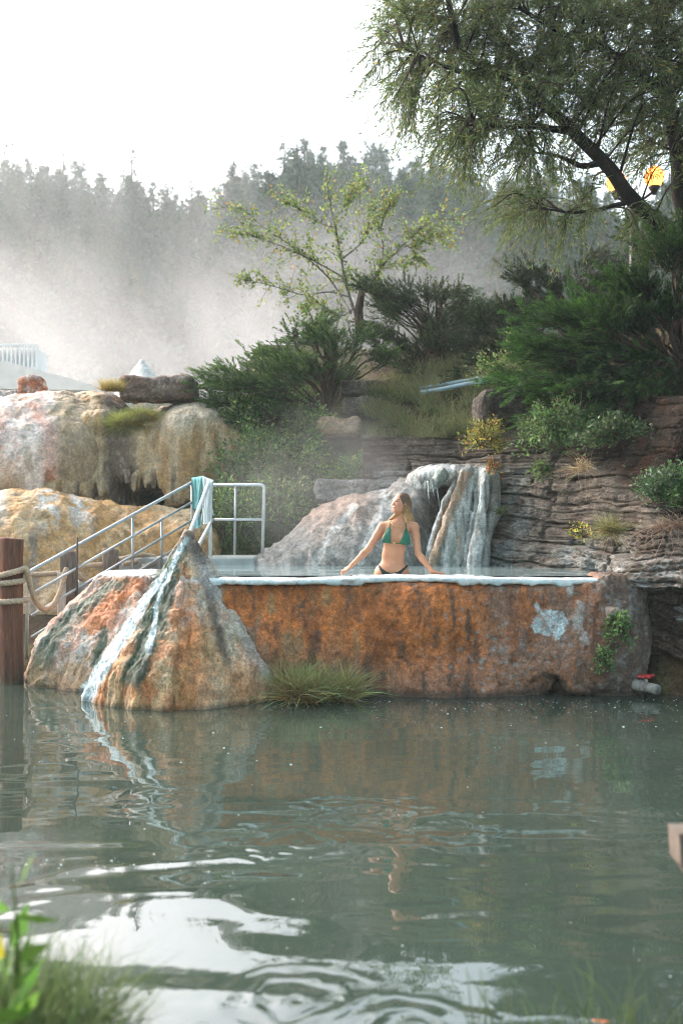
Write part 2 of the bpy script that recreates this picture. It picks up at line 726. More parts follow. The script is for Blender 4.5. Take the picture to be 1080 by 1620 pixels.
def smooth1(x, w):
    return 1 - ss(0, w, np.abs(x))


def polyd(px, py, pts):
    """distance of pixels from a polyline, and the position along it 0..1"""
    best = np.full(len(px), 1e9); tt = np.zeros(len(px))
    for i in range(len(pts) - 1):
        a, b = np.array(pts[i], float), np.array(pts[i + 1], float)
        ab = b - a
        t = np.clip(((px - a[0]) * ab[0] + (py - a[1]) * ab[1]) / (ab @ ab), 0, 1)
        d = np.hypot(px - a[0] - t * ab[0], py - a[1] - t * ab[1])
        m = d < best
        best[m] = d[m]; tt[m] = (i + t[m]) / (len(pts) - 1)
    return best, tt


# ================================================================== ground sheet
CLIFF_U = [(250, 14.3), (345, 14.4), (440, 14.6), (540, 14.7), (585, 14.6), (700, 14.0), (780, 13.2), (850, 12.4), (900, 11.8), (950, 11.0),
           (980, 10.5), (1020, 10.2), (1080, 10.0), (1200, 9.8), (1400, 9.6), (1700, 9.4)]
CLIFF_XY = np.array([[(u - 540) * y / F, y] for u, y in CLIFF_U])


def cliff_dist(x, y):
    best = np.full(x.shape, 1e9)
    for (ax, ay), (bx, by) in zip(CLIFF_XY[:-1], CLIFF_XY[1:]):
        dx, dy = bx - ax, by - ay
        t = np.clip(((x - ax) * dx + (y - ay) * dy) / (dx * dx + dy * dy), 0, 1)
        best = np.minimum(best, np.hypot(x - ax - t * dx, y - ay - t * dy))
    yl = np.interp(x, CLIFF_XY[:, 0], CLIFF_XY[:, 1])
    return np.where(y > yl, best, -best)


def ground_z(x, y):
    x, y = np.broadcast_arrays(np.asarray(x, float), np.asarray(y, float))
    d = cliff_dist(x, y)
    steep = np.interp(d, [-.2, .35, .8, 1.0, 1.8, 3.0, 4.5, 8, 14, 26], [-.7, .4, 2.35, 2.8, 3.7, 4.6, 5.1, 5.4, 3.5, 1.0])
    gentle = np.interp(d, [-.6, -.1, 0, 1.0, 2.0, 3.0, 4.2, 8, 14, 26], [-.7, .9, 1.25, 2.2, 3.3, 4.35, 5.05, 5.2, 3.2, 1.0])
    bank = lerp(gentle, steep, ss(.1, .7, x))
    left = np.interp(y, [10.8, 11.3, 12, 14, 16, 18, 20, 30], [-.7, .12, .35, .9, 1.6, 2.6, 2.6, 0.5])
    z = lerp(left, bank, ss(-2.5, -1.5, x))
    near = np.interp(y, [-20, 1.6, 2.9, 4.0], [.45, .38, .22, -.7])
    z = np.where(y < 6, near, z)
    z = np.where(y > 30, np.maximum(z, .5), z)
    ridge = 36 + 3 * np.sin(x * .021 + .6) + 2.5 * np.sin(x * .06 + 2) - 3 * ss(5, 45, x) + 6 * ss(-20, -44, x) - 2.2 * np.exp(-((x + 17) / 11) ** 2)
    hill = ridge * np.interp(y, [42, 60, 90, 125, 150, 230], [0, .2, .62, 1, 1.03, .9])
    z = np.where(y > 42, .6 + hill, z)
    p = np.stack([x, y, 0 * x], -1)
    return z + .10 * fbm(p * .9, 4, 5) * ss(8, 14, y) + 2.0 * fbm(p * .05, 3, 9) * ss(42, 70, y)


def build_ground():
    xs = np.concatenate([-np.geomspace(215, 7, 44), np.arange(-6.8, 6.9, .16), np.geomspace(7, 215, 44)])
    ys = np.concatenate([np.linspace(-18, 1, 8), np.arange(1.3, 4.2, .15), np.arange(4.6, 10.4, .6), np.arange(10.4, 20, .13), np.geomspace(20.2, 232, 90)])
    X, Y = np.meshgrid(xs, ys, indexing='ij')
    Z = ground_z(X, Y)
    V = np.stack([X, Y, Z], -1).reshape(-1, 3)
    ny = len(ys)
    i, j = np.meshgrid(np.arange(len(xs) - 1), np.arange(ny - 1), indexing='ij')
    i, j = i.ravel(), j.ravel()
    Q = np.stack([i * ny + j, (i + 1) * ny + j, (i + 1) * ny + j + 1, i * ny + j + 1], 1)
    n = fbm(V * 1.7, 4, 2)
    col = cmix(SOIL, np.array([.10, .085, .04]), ss(-.2, .3, n))
    col = cmix(col, np.array([.09, .045, .026]), .7 * ss(.0, .3, fbm(V * 3.1, 4, 12)) * ss(2.2, 3.2, V[:, 0]) * (V[:, 1] < 20))   # fallen juniper needles
    col = cmix(col, np.array([.07, .085, .03]), .75 * ss(.15, -.5, V[:, 0] - .5) * ss(12, 14, V[:, 1]))
    col = cmix(col, np.array([.018, .036, .020]), ss(25, 45, V[:, 1]))
    o = mesh_obj('ground', V, Q, rock_mat('soil', 14, .8, .95, .1, dist=.03), cols=col)
    set_props(o, kind='structure', label='brown soil bank and far wooded slope under the plants')


build_ground()


# ================================================================== water
def water_mat(name, deep, rings, rough=.015, amp=1., ior=1.42, calm=False):
    t = NT(name)
    v = t.obj((.55, 1.15, 1))
    v2 = t.obj((1.5, 3.2, 1))
    a = t.noise(.62, 2, .45, v, .6)
    b = t.noise(1.7, 2, .5, v, .4)
    c = t.noise(3.2, 2, .5, v2, .3)
    h = t.math('ADD', t.math('MULTIPLY', a, .105 * amp), t.math('MULTIPLY', b, .021 * amp))
    # calmer towards the rocks: the fine chop lies in patches
    patch = t.ramp(t.noise(.45, 2, .5, t.obj()), .46, .68)
    h = t.math('ADD', h, t.math('MULTIPLY', t.math('MULTIPLY', c, patch), .0028 * amp))
    tc = t.n('TexCoord')
    if calm:            # flatter out in the middle of the pond than along the near bank
        sp = t.n('SeparateXYZ')
        t.l(tc.outputs['Object'], sp.inputs[0])
        h = t.math('MULTIPLY', h, t.ramp(sp.outputs['Y'], 3.4, 6.2, 1.0, .40))
    for (rx, ry, wl, ext, am) in rings:
        sub = t.n('VectorMath', operation='DISTANCE')
        t.l(tc.outputs['Object'], sub.inputs[0])
        sub.inputs[1].default_value = (rx, ry, 0)
        d = t.math('ADD', sub.outputs['Value'], t.math('MULTIPLY', t.math('SUBTRACT', t.noise(3.1, 2, .5, t.obj()), .5), 2.6 * wl))
        wv = t.math('SINE', t.math('MULTIPLY', d, 2 * math.pi / wl))
        fall = t.ramp(d, ext, 0.0)
        h = t.math('ADD', h, t.math('MULTIPLY', t.math('MULTIPLY', wv, fall), am))
    nb = t.bump(h, 1., 1.)
    n4 = t.noise(.7, 4, .6, t.obj())
    col = t.mix(t.ramp(n4, .3, .7), deep, tuple(np.array(deep) * 1.35))
    t.bsdf(col, rough, nb, .5, IOR=ior)
    return t.m


def sheet(name, x0, x1, y0, y1, z, mat, kind='structure', label=None):
    V = np.array([[x0, y0, z], [x1, y0, z], [x1, y1, z], [x0, y1, z]])
    o = mesh_obj(name, V, np.array([[0, 1, 2, 3]]), mat, smooth=False)
    return set_props(o, kind=kind, label=label)


rings = [(-.25, 5.4, .16, .5, .0016), (.15, 5.9, .2, .55, .0016), (.65, 5.75, .18, .45, .0012), (-.15, 3.62, .13, .42, .0024), (.22, 3.4, .12, .4, .0024), (-1.1, 6.3, .14, .5, .001)]
sheet('pond_water', -40, 40, 1.2, 12.2, 0.0, water_mat('pond_surface', (.029, .043, .033), rings, ior=1.95, amp=.9, calm=True), label='murky green grey hot spring pond with soft ripples')
POOLZ = 1.185
V, Q = [], []
o = mesh_obj('pool_water', np.array([[-2.0, 10.45, POOLZ], [2.8, 10.45, POOLZ], [2.9, 11.2, POOLZ], [2.4, 13.0, POOLZ], [1.4, 14.6, POOLZ], [-2.0, 14.6, POOLZ]]),
             np.array([[0, 1, 2, 3, 4, 5]]), water_mat('pool_surface', (.20, .27, .27), [(.55, 10.8, .12, .5, .001)], .05, .35, 1.36), smooth=False)
set_props(o, kind='structure', label='milky turquoise water of the raised pool')

# floating bubbles on the pond
mb = MB()
rng = np.random.default_rng(21)
spots = []
for _ in range(380):
    t = rng.random()
    if t < .62: p = (rng.uniform(.0, 3.3), 9.9 - abs(rng.normal(0, .55)))
    elif t < .8: p = (rng.uniform(-3, 3), rng.uniform(7.2, 9.4))
    elif t < .92: p = (rng.normal(-1.35, .35), rng.normal(5.05, .06))
    else: p = (rng.uniform(-1.6, 1.6), rng.uniform(3.6, 7))
    spots.append(p)
for (x, y) in spots:
    r = rng.choice([.004, .006, .009, .013], p=[.52, .33, .12, .03]) * (.85 if y > 7 else .7)
    Vv, Ff = sphere((x, y, 0), (r, r, r * .6), 7, 4)
    mb.add(Vv, Ff, (.55, .58, .56))
t = NT('bubble_film'); t.bsdf(t.attr(), .15, None, .6)
set_props(mb.build('foam_bubbles', t.m), 'tiny pale bubbles floating on the dark pond', 'bubbles', kind='stuff')
TRAV = rock_mat('travertine', 42, .75, .72, .35, dist=.018, contrast=.42)
TRAV_FAR = rock_mat('travertine_terraced', 26, .8, .7, .35, dist=.025, contrast=.32)
SHALEM = rock_mat('layered_shale', 38, .8, .9, .2, stretch=(.7, .7, 2.2), dist=.015, contrast=.5)
STONE = rock_mat('boulder_stone', 16, .7, .85, .25, dist=.02)


# ------------------------------------------------------------------ the mound in front
def build_mound():
    h = .018
    xs = np.arange(-3.75, -.15, h); ys = np.arange(9.0, 13.3, h)
    X, Y = np.meshgrid(xs, ys, indexing='ij')
    cx, cyy = -1.555, 10.33
    dx, dy = X - cx, Y - cyy
    th = np.arctan2(dy, dx)
    pn = np.stack([X, Y, 0 * X], -1)
    rr = np.hypot(dx, dy)
    # gullies run down the cone
    gul = .11 * fbm(np.stack([np.cos(th) * 2.3, np.sin(th) * 2.3, rr * .5], -1), 4, 31) + .05 * fbm(np.stack([np.cos(th) * 6, np.sin(th) * 6, rr * .4], -1), 2, 35)
    r1 = rr * (1 - .95 * gul * ss(0, .45, rr)) / np.where(dx < 0, 1.06, 1.0)
    zt = [1.66, 1.63, 1.54, 1.29, .90, .60, .29, -.02, -.6]
    rt = [0.0, .04, .08, .235, .46, .68, .89, .975, 1.04]
    z1 = np.interp(r1, rt, zt)
    # left shoulder, truncated at the rim of the pool
    dx2, dy2 = X + 2.22, Y - 11.78
    th2 = np.arctan2(dy2, dx2)
    r2 = np.hypot(dx2 / 1.02, dy2) * (1 + .22 * fbm(np.stack([np.cos(th2) * 2, np.sin(th2) * 2, np.hypot(dx2, dy2) * .4], -1), 4, 41))
    z2 = np.interp(r2, [0, .46, .56, .75, 1.0, 1.22, 1.36, 1.46, 1.6], [1.175, 1.175, 1.14, .95, .70, .45, .14, -.05, -.6])
    k = .05
    hh = np.clip(.5 + .5 * (z1 - z2) / k, 0, 1)
    Z = z2 + (z1 - z2) * hh + k * hh * (1 - hh)
    V = np.stack([X, Y, Z], -1).reshape(-1, 3)
    V = V.copy()
    ny = len(ys)
    i, j = np.meshgrid(np.arange(len(xs) - 1), np.arange(ny - 1), indexing='ij')
    i, j = i.ravel(), j.ravel()
    Q = np.stack([i * ny + j, (i + 1) * ny + j, (i + 1) * ny + j + 1, i * ny + j + 1], 1)
    keep = (V[Q][:, :, 2].max(1) > -.45)
    Q = Q[keep]
    used = np.zeros(len(V), bool); used[Q.ravel()] = True
    ix = np.cumsum(used) - 1
    V = V[used]; Q = ix[Q]
    V, Q = subdivide(V, Q)
    N = normals(V, Q)
    top = ss(1.185, 1.11, V[:, 2]) + (np.hypot(V[:, 0] - cx, V[:, 1] - cyy) < .45)
    top = np.clip(top, .12, 1)
    s = V * [1, 1, .55]
    d = .075 * fbm(s * 3.2, 4, 51) + .036 * fbm(s * 11, 4, 52) + .018 * ridged(V * 24, 3, 53) - .035 * ss(.72, .95, ridged(np.stack([np.arctan2(V[:, 1] - cyy, V[:, 0] - cx) * 2.2, V[:, 2] * .35, 0 * V[:, 0]], 1) + .12 * fbm(V * 3, 2, 55)[:, None], 2, 54))
    V = V + N * (d * top)[:, None]
    # paint
    px, py = pxs(V)
    n1, n2, n3 = fbm(V * [2.2, 2.2, 1.0], 4, 61), fbm(V * [5, 5, 2.2], 4, 62), fbm(V * 13, 4, 63)
    col = cmix(OCHRE * 1.25, TAN * 1.2, ss(-.4, .25, n1))
    col = cmix(col, ORANGE * .95 + .03, .65 * ss(.06, .42, n2 + .35 * n3 + .1))
    col = cmix(col, GREY * 1.7, .65 * ss(.05, .35, -n2 + .3 * n1) * ss(1120, 930, py + 60 * n1) * ss(330, 280, px + 0) + .5 * ss(-.02, .35, n1 + .4 * n3) * ss(255, 300, px) * ss(1110, 960, py))
    # the shoulder: pink, white crust, green flank, orange below the rim
    sh = (px < 235 + (905 - py) * .42)
    shoulder = ss(10, -10, px - (262 - (py - 905) * .62))
    col = cmix(col, cmix(PINK * .9, TAN, ss(-.1, .35, n2)), .8 * shoulder)
    col = cmix(col, WHITE * .9, .75 * shoulder * ss(.0, .35, n3 + n2 * .8))
    edge = np.interp(py, [900, 935, 970, 1020, 1060, 1100], [185, 150, 100, 58, 42, 40])
    dd, tt = polyd(px, py, [(215, 915), (180, 945), (150, 985)])
    col = cmix(col, ORANGE * 1.1, .8 * ss(34, 8, dd + 16 * n3) )
    col = cmix(col, ALGAE * 1.25, .9 * ss(46, 16, px - edge + 34 * n2 + 12 * n3) * ss(905, 925, py) * ss(-2, 8, px - edge))
    col = cmix(col, OCHRE * .95, .7 * shoulder * ss(1030, 1070, py + 20 * n2))
    # white top of the shoulder
    flat = ss(1.11, 1.165, V[:, 2]) * (np.hypot(V[:, 0] - cx, V[:, 1] - cyy) > .33)
    col = cmix(col, WHITE, flat * .95)
    # right side of the cone: dark gully and grey crest
    dd, tt = polyd(px, py, [(312, 865), (325, 905), (335, 960), (350, 1020), (372, 1075)])
    col = cmix(col, DARK * 1.6, .85 * ss(13, 3, dd + 7 * n3) * ss(1.02, .75, tt))
    dd, tt = polyd(px, py, [(330, 900), (372, 960), (400, 1010), (425, 1060)])
    col = cmix(col, GREY * 1.5, .7 * ss(30, 6, dd + 18 * n2))
    col = cmix(col, DARK * 1.5, .75 * ss(905, 868, py + 20 * n3) * ss(-.2, .25, n3 + .1))
    # orange patches low on the cone
    for (qx, qy, qr) in [(290, 940, 30), (262, 905, 16), (300, 1000, 42), (230, 1085, 25), (385, 1085, 40), (310, 1085, 45), (277, 970, 20)]:
        col = cmix(col, ORANGE * 1.1, .5 * ss(qr, qr * .25, np.hypot(px - qx, (py - qy) * .7) + 24 * n3 + 10 * n2))
    # dark green runs beside the streams
    dd, tt = polyd(px, py, [(268, 900), (250, 960), (238, 1000), (222, 1045), (205, 1098)])
    col = cmix(col, ALGAE * .8, .95 * ss(26, 12, dd + 14 * n3 + 6 * n2) * ss(1.0, .9, tt))
    dd, tt = polyd(px, py, [(288, 868), (262, 905), (235, 945)])
    col = cmix(col, ALGAE * 1.1, .85 * ss(16, 5, dd + 9 * n3))
    dd, tt = polyd(px, py, [(166, 1000), (158, 1030), (150, 1052)])
    col = cmix(col, ALGAE, .9 * ss(11, 4, dd + 6 * n3))
    # the white streams themselves
    dd, tt = polyd(px, py, [(262, 905), (236, 942), (214, 975), (192, 1010), (165, 1052), (143, 1090), (130, 1115)])
    wid = 4.5 + 9 * tt
    stream = ss(1.35, .6, (dd + 6 * n3 + 4 * n2) / wid)
    col = cmix(col, PALEBLUE * 1.12, stream)
    dd, tt = polyd(px, py, [(284, 868), (272, 900), (256, 932), (247, 958), (246, 985), (240, 1010), (228, 1042)])
    s2 = ss(1.25, .7, (dd + 4 * n3) / (3.2 + 3.5 * ss(.6, 1, tt)))
    col = cmix(col, PALEBLUE * 1.1, s2 * ss(1.0, .85, tt))
    dd, tt = polyd(px, py, [(296, 853), (290, 862), (280, 880)])
    col = cmix(col, PALEBLUE, ss(6, 2, dd + 3 * n3))
    V = V - N * (.014 * stream * (1 - .8 * ridged(V * 14, 2, 66)))[:, None]
    # dark wet line at the water
    col = cmix(col, col * .38, ss(.05, .012, V[:, 2] + .02 * n3))
    o = mesh_obj('travertine_mound', V, Q, TRAV, cols=col)
    set_props(o, 'pointed travertine cone with white and dark green streams running into the pond', 'rock mound')


build_mound()


# ------------------------------------------------------------------ orange pool wall with its white rim
def build_wall():
    root = thing('pool_wall', 'long orange and rust crusted wall holding the raised pool, white rim on top', 'pool wall', (.8, 10.3, 0))
    S = Solid((-2.0, 9.6, -.6), (3.25, 11.1, 1.2), .03)
    S.box((.55, 10.47, .24), (2.45, .30, .90), .12)
    S.ell((2.75, 10.62, .35), (.38, .5, .95), .12); S.ell((2.85, 10.55, 1.0), (.36, .36, .24), .08)
    S.ell((1.1, 10.3, .05), (1.1, .26, .38), .18)
    S.ell((2.25, 10.25, .30), (.45, .22, .32), .15)
    # the hollow at the foot
    S.ell(P(861, 1094, 10.1), (.19, .50, .15), .03, sub=True)
    S.ell(P(905, 1112, 10.1), (.3, .16, .07), .03, sub=True)
    S.ell((-.4, 10.28, .45), (.8, .24, .55), .15); S.ell((.9, 10.26, .75), (.7, .20, .4), .12); S.ell((2.75, 10.45, .55), (.45, .42, .75), .15); S.ell((1.75, 10.3, .35), (.5, .2, .5), .12)
    S.warp(lambda p: -.10 * fbm(p * [1.4, 1.4, .9], 3, 71) - .03 * fbm(p * [5, 5, 2.4], 3, 72), .3)
    V, Q = S.mesh(1)
    N = normals(V, Q)
    V = V + N * (.030 * fbm(V * [7, 7, 3.5], 4, 73) + .022 * ridged(V * [17, 17, 9], 4, 74))[:, None]
    V[:, 2] = np.minimum(V[:, 2], 1.13 + .01 * fbm(V * 8, 2, 75) + .15 * ss(2.5, 2.75, V[:, 0]))
    px, py = pxs(V)
    n1, n2, n3 = fbm(V * [2.2, 2.2, .75], 4, 81), fbm(V * [8, 8, 2.2], 4, 82), fbm(V * 17, 4, 83)
    n4 = fbm(V * [1.1, 1.1, 1.1], 3, 84)
    col = cmix(ORANGE * 1.08, RUST * 1.15, ss(.08, .55, n1 + .4 * n3))
    col = cmix(col, OCHRE, .75 * ss(.05, .35, n2 - .1 * n1) * ss(720, 480, px))
    right = ss(700, 830, px + 60 * n4 + 40 * n2)
    low = ss(990, 1090, py + 50 * n4 + 25 * n2)
    pinkgrey = np.array([.25, .165, .12])
    col = cmix(col, pinkgrey, .85 * np.maximum(right * ss(-.35, .25, n2 + .15), low * .75))
    col = cmix(col, OCHRE * .75, .55 * low * ss(700, 500, px) * ss(-.1, .3, n1))
    col = cmix(col, DARK * 1.3, .85 * ss(.06, .38, -n2 + .3 * n3))
    col = cmix(col, RUST * .8, .5 * ss(.14, .4, fbm(V * [3, 3, .45], 3, 85)))
    col = cmix(col, GREY * 1.15, .8 * ss(.16, .38, n3 + .35 * n2 - .03) * ss(600, 760, px))
    col = cmix(col, ORANGE * 1.1, .6 * ss(.12, .4, n1 - .3 * n2) * ss(930, 870, px) * ss(1080, 960, py))
    col = cmix(col, GREY * .9, .6 * ss(.0, .3, n2 + n4) * ss(440, 380, px + 30 * n2))
    # the white patch
    for (pa, pb, r) in [((848, 962), (890, 1003), 0), ]:
        poly = np.array([(846, 945), (856, 962), (872, 965), (888, 968), (897, 985), (893, 1002), (880, 1016), (872, 1008), (862, 1004), (845, 1000), (840, 985), (848, 972)], float)
        ins = np.zeros(len(px), bool)
        X_, Y_ = px + 7 * n3, py + 7 * n2
        for a, b in zip(poly, np.roll(poly, -1, 0)):
            c = ((a[1] > Y_) != (b[1] > Y_)) & (X_ < (b[0] - a[0]) * (Y_ - a[1]) / (b[1] - a[1] + 1e-9) + a[0])
            ins ^= c
        col = cmix(col, PALEBLUE * 1.02, ins * np.clip(.80 + 1.2 * n3 + .8 * n2, .25, 1))
    for (qx, qy, qr) in [(902, 932, 8), (912, 985, 10), (915, 975, 7), (925, 1010, 10), (918, 960, 6), (985, 925, 0)]:
        col = cmix(col, GREY * 1.7, .8 * ss(qr + 1, qr * .3, np.hypot(px - qx, (py - qy) * .6) + 8 * n3))
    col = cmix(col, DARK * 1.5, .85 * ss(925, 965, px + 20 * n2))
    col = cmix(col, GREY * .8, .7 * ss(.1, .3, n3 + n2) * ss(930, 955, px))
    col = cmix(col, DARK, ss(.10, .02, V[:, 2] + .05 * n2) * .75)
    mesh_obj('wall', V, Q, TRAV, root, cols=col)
    # rim: a crust slab with a ragged lower lip
    S = Solid((-2.0, 9.85, .95), (2.9, 10.85, 1.30), .016)
    S.box((.48, 10.37, 1.150), (2.12, .27, .030), .028)
    S.warp(lambda p: -.016 * fbm(p * [3, 3, 3], 3, 91) - .012 * fbm(p * [14, 14, 6], 3, 92), .08)
    V, Q = S.mesh(0, 2)
    fr = ss(10.45, 10.2, V[:, 1])
    V[:, 1] += fr * (.05 * np.sin(V[:, 0] * 1.3 + .4) + .04 * np.sin(V[:, 0] * 3.7)) + .10 * fr * ss(1.9, 2.6, V[:, 0])
    V[:, 2] += .012 * np.sin(V[:, 0] * 2.1)
    m = V[:, 2] < 1.14
    V[m, 2] -= (.028 * ss(.0, .35, fbm(V[m] * [5, 2, 0], 3, 93)))
    n3 = fbm(V * 12, 4, 94)
    col = cmix(PALEBLUE * 1.02, WHITE * 1.04, ss(-.2, .3, n3))
    col = cmix(col, RUST * 1.2, .75 * ss(.25, .42, fbm(V * [7, 7, 16], 3, 95)) * ss(1.185, 1.135, V[:, 2]))
    mesh_obj('rim', V, Q, rock_mat('mineral_crust', 40, .35, .45, .5, dist=.01, contrast=.14), root, cols=col)


build_wall()


# ------------------------------------------------------------------ layered cliff on the right
def build_cliff():
    ctl = CLIFF_XY[3:15]
    seg = np.concatenate([[0], np.cumsum(np.linalg.norm(np.diff(ctl, axis=0), axis=1))])
    st = .0125
    s = np.arange(.25, seg[-1], st)
    cx, cyv = np.interp(s, seg, ctl[:, 0]), np.interp(s, seg, ctl[:, 1])
    for _ in range(60):
        cx[1:-1] = .25 * cx[:-2] + .5 * cx[1:-1] + .25 * cx[2:]
        cyv[1:-1] = .25 * cyv[:-2] + .5 * cyv[1:-1] + .25 * cyv[2:]
    k = 41
    pad = lambda a: np.convolve(np.pad(a, k // 2, mode='edge'), np.ones(k) / k, 'valid')
    tx, ty = pad(np.gradient(cx)), pad(np.gradient(cyv))
    l = np.hypot(tx, ty)
    nx, ny_ = ty / l, -tx / l                    # outward, towards the viewer
    u = cx * F / cyv + 540
    zs = np.arange(-.5, 3.45, .0125)
    U, Z = np.meshgrid(u, zs, indexing='ij')
    S_, _ = np.meshgrid(s, zs, indexing='ij')
    X0, Y0 = np.meshgrid(cx, zs, indexing='ij')[0], np.meshgrid(cyv, zs, indexing='ij')[0]
    PX = U
    PY = HOR - (Z - CAMH) * F / Y0
    p = np.stack([S_, 0 * S_, Z], -1)
    warp = .11 * fbm(p * [.7, 1, .9], 2, 101) + .012 * fbm(p * [3, 1, 3], 2, 102) + .07 * fbm(p * [.05, 1, 3.2], 2, 103)
    diag = ss(945, 985, PX) * ss(925, 945, PY)
    b = Z + warp + .04 * S_ + diag * (.42 * (S_ - S_[0].min()))
    def beds(t, seed, blk, sharp=.12):
        q = b / t + .22 * fbm(p * [1.6, 1, .2], 2, seed + 3)
        kk = np.floor(q); fr = q - kk
        cell = np.floor(S_ / blk + hash1(kk, seed) * 7 + .3 * fbm(p * 4, 2, seed + 5))
        v = hash1(kk * 1.37 + cell * 17.13, seed + 1) * .55 + hash1(kk, seed + 2) * .45
        e = ss(0, sharp, fr) * ss(1, 1 - sharp * .6, fr)
        return (v - .5) * 1.0 + (e - 1) * .55
    off = .13 * beds(.27, 7, .8, .08) + .085 * beds(.115, 1, .42, .1) + .05 * beds(.047, 2, .23) + .018 * beds(.019, 4, .13, .2)
    off -= .10 * ss(.74, .92, ridged(p * [2.2, 1, .55], 3, 109))
    off += .16 * fbm(p * [1.1, 1, 1.1], 3, 111) + .02 * fbm(p * 9, 4, 112)
    # lower right: overhanging lip, recess, cave
    right = ss(948, 975, PX)
    lip = right * ss(872, 892, PY) * ss(946, 926, PY + 8 * fbm(p * 6, 2, 113))
    off += .13 * lip
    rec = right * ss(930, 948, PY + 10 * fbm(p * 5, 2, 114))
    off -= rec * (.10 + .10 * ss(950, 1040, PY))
    arch = 1045 + np.abs(PX - 1020) ** 1.2 * .06 + 8 * fbm(p * 4, 3, 115)
    off -= .75 * ss(arch - 6, arch + 10, PY) * ss(984, 1000, PX + 6 * fbm(p * 5, 2, 116))
    # the soil slope above the right part leans back
    soil_top = np.interp(PX, [560, 700, 780, 850, 900, 960, 1000, 1100, 1300], [500, 500, 560, 700, 735, 790, 800, 845, 850])
    soil = ss(12, -18, PY - soil_top + 22 * fbm(p * 2.2, 3, 117))
    back = np.maximum(Z - 1.1, 0) * np.interp(PX, [560, 740, 800, 900, 1100], [.10, .14, .26, .36, .42])
    off = off * (1 - .45 * soil) + .10 * soil * fbm(p * 4, 4, 125) - back - .10 * soil
    off += .22 * ss(600, 640, PY) * ss(780, 800, PX) * ss(840, 815, PX) * ss(700, 670, PY)     # blocks above the shrub
    V = np.stack([X0 + nx[:, None] * off, Y0 + ny_[:, None] * off, Z + .012 * fbm(p * 7, 2, 118)], -1).reshape(-1, 3)
    m = len(zs)
    ztop = np.interp(u, [560, 585, 700, 740, 770, 830, 900, 1000, 1400], [3.0, 3.0, 2.93, 3.0, 3.36, 3.3, 3.2, 3.1, 3.1]) + .06 * fbm(np.stack([s * 2, 0 * s, 0 * s], -1), 3, 119)
    i, j = np.meshgrid(np.arange(len(u) - 1), np.arange(m - 1), indexing='ij')
    i, j = i.ravel(), j.ravel()
    Q = np.stack([i * m + j, (i + 1) * m + j, (i + 1) * m + j + 1, i * m + j + 1], 1)
    over = np.maximum(V.reshape(len(u), m, 3)[:, :, 2] - ztop[:, None], 0)      # fold what is above the edge back into the bank
    Vg = V.reshape(len(u), m, 3)
    Vg[:, :, 0] -= nx[:, None] * over * 1.2
    Vg[:, :, 1] -= ny_[:, None] * over * 1.2
    Vg[:, :, 2] -= over * .92
    V = Vg.reshape(-1, 3)
    px, py = PX.ravel(), PY.ravel()
    pf = p.reshape(-1, 3)
    n1, n2, n3 = fbm(V * 1.6, 4, 121), fbm(V * [5, 5, 12], 4, 122), fbm(V * 20, 4, 123)
    hb = hash1(np.floor(b.ravel() / .05), 5)
    col = cmix(SHALE * .7, SHALE * 1.6, hb * .6 + .4 * ss(-.2, .3, n2))
    col = cmix(col, np.array([.21, .175, .135]), .6 * ss(.0, .4, n1 + .4 * n2))
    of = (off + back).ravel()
    col = cmix(col, DARK * .9, .85 * ss(.0, -.12, of - .1 * n1) * (1 - soil.ravel()))      # recessed seams darkened, their shade painted into the colour
    # blue grey mineral coat below the falls side and near the pool
    coat = ss(.0, .35, n1 + .3 * n3 + .1) * np.maximum(ss(860, 770, px) * ss(720, 760, py) * .75, ss(835, 885, py) * ss(985, 940, px) * .7)
    col = cmix(col, np.array([.29, .32, .31]), coat)
    lipm = lip.ravel()
    col = cmix(col, np.array([.34, .36, .345]), .85 * lipm * ss(-.1, .25, n3 + .5 * n2))
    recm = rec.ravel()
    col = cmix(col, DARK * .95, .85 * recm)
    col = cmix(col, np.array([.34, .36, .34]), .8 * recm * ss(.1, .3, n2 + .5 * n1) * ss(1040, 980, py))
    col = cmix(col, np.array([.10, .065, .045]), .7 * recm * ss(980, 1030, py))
    so = soil.ravel()
    col = cmix(col, SOIL * .7, so * .95)
    col = cmix(col, np.array([.085, .038, .022]), so * .7 * ss(.2, .5, fbm(V * 3, 4, 124) + .2) * ss(860, 900, px))
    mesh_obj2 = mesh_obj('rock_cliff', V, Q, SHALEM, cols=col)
    set_props(mesh_obj2, 'dark layered shale cliff right of the falls, undercut above the valve pipe', 'cliff')


build_cliff()


# ------------------------------------------------------------------ travertine terraces on the left
def E(S, px, py, Y, rx, rz, ry, k=.3, sub=False):
    S.ell(P(px, py, Y), (rx * Y / F, ry, rz * Y / F), k, None, sub)


def terrace_paint(V, pal):
    px, py = pxs(V)
    n1, n2, n3 = fbm(V * [1.5, 1.5, .5], 4, 131), fbm(V * [6, 6, 1.3], 4, 132), fbm(V * 12, 4, 133)
    return px, py, n1, n2, n3


def flute(S, a=1.):
    S.warp(lambda p: -a * (.16 * fbm(p * [1.2, 1.2, .7], 3, 141) + .085 * fbm(p * [3.6, 3.6, .7], 3, 142) + .022 * ridged(p * [7, 7, 1.2], 2, 145)), .4)


def finish(V, Q, a=1.):
    N = normals(V, Q)
    return V + N * (a * (.034 * fbm(V * [8, 8, 2.5], 4, 143) + .016 * ridged(V * 19, 3, 144)))[:, None]


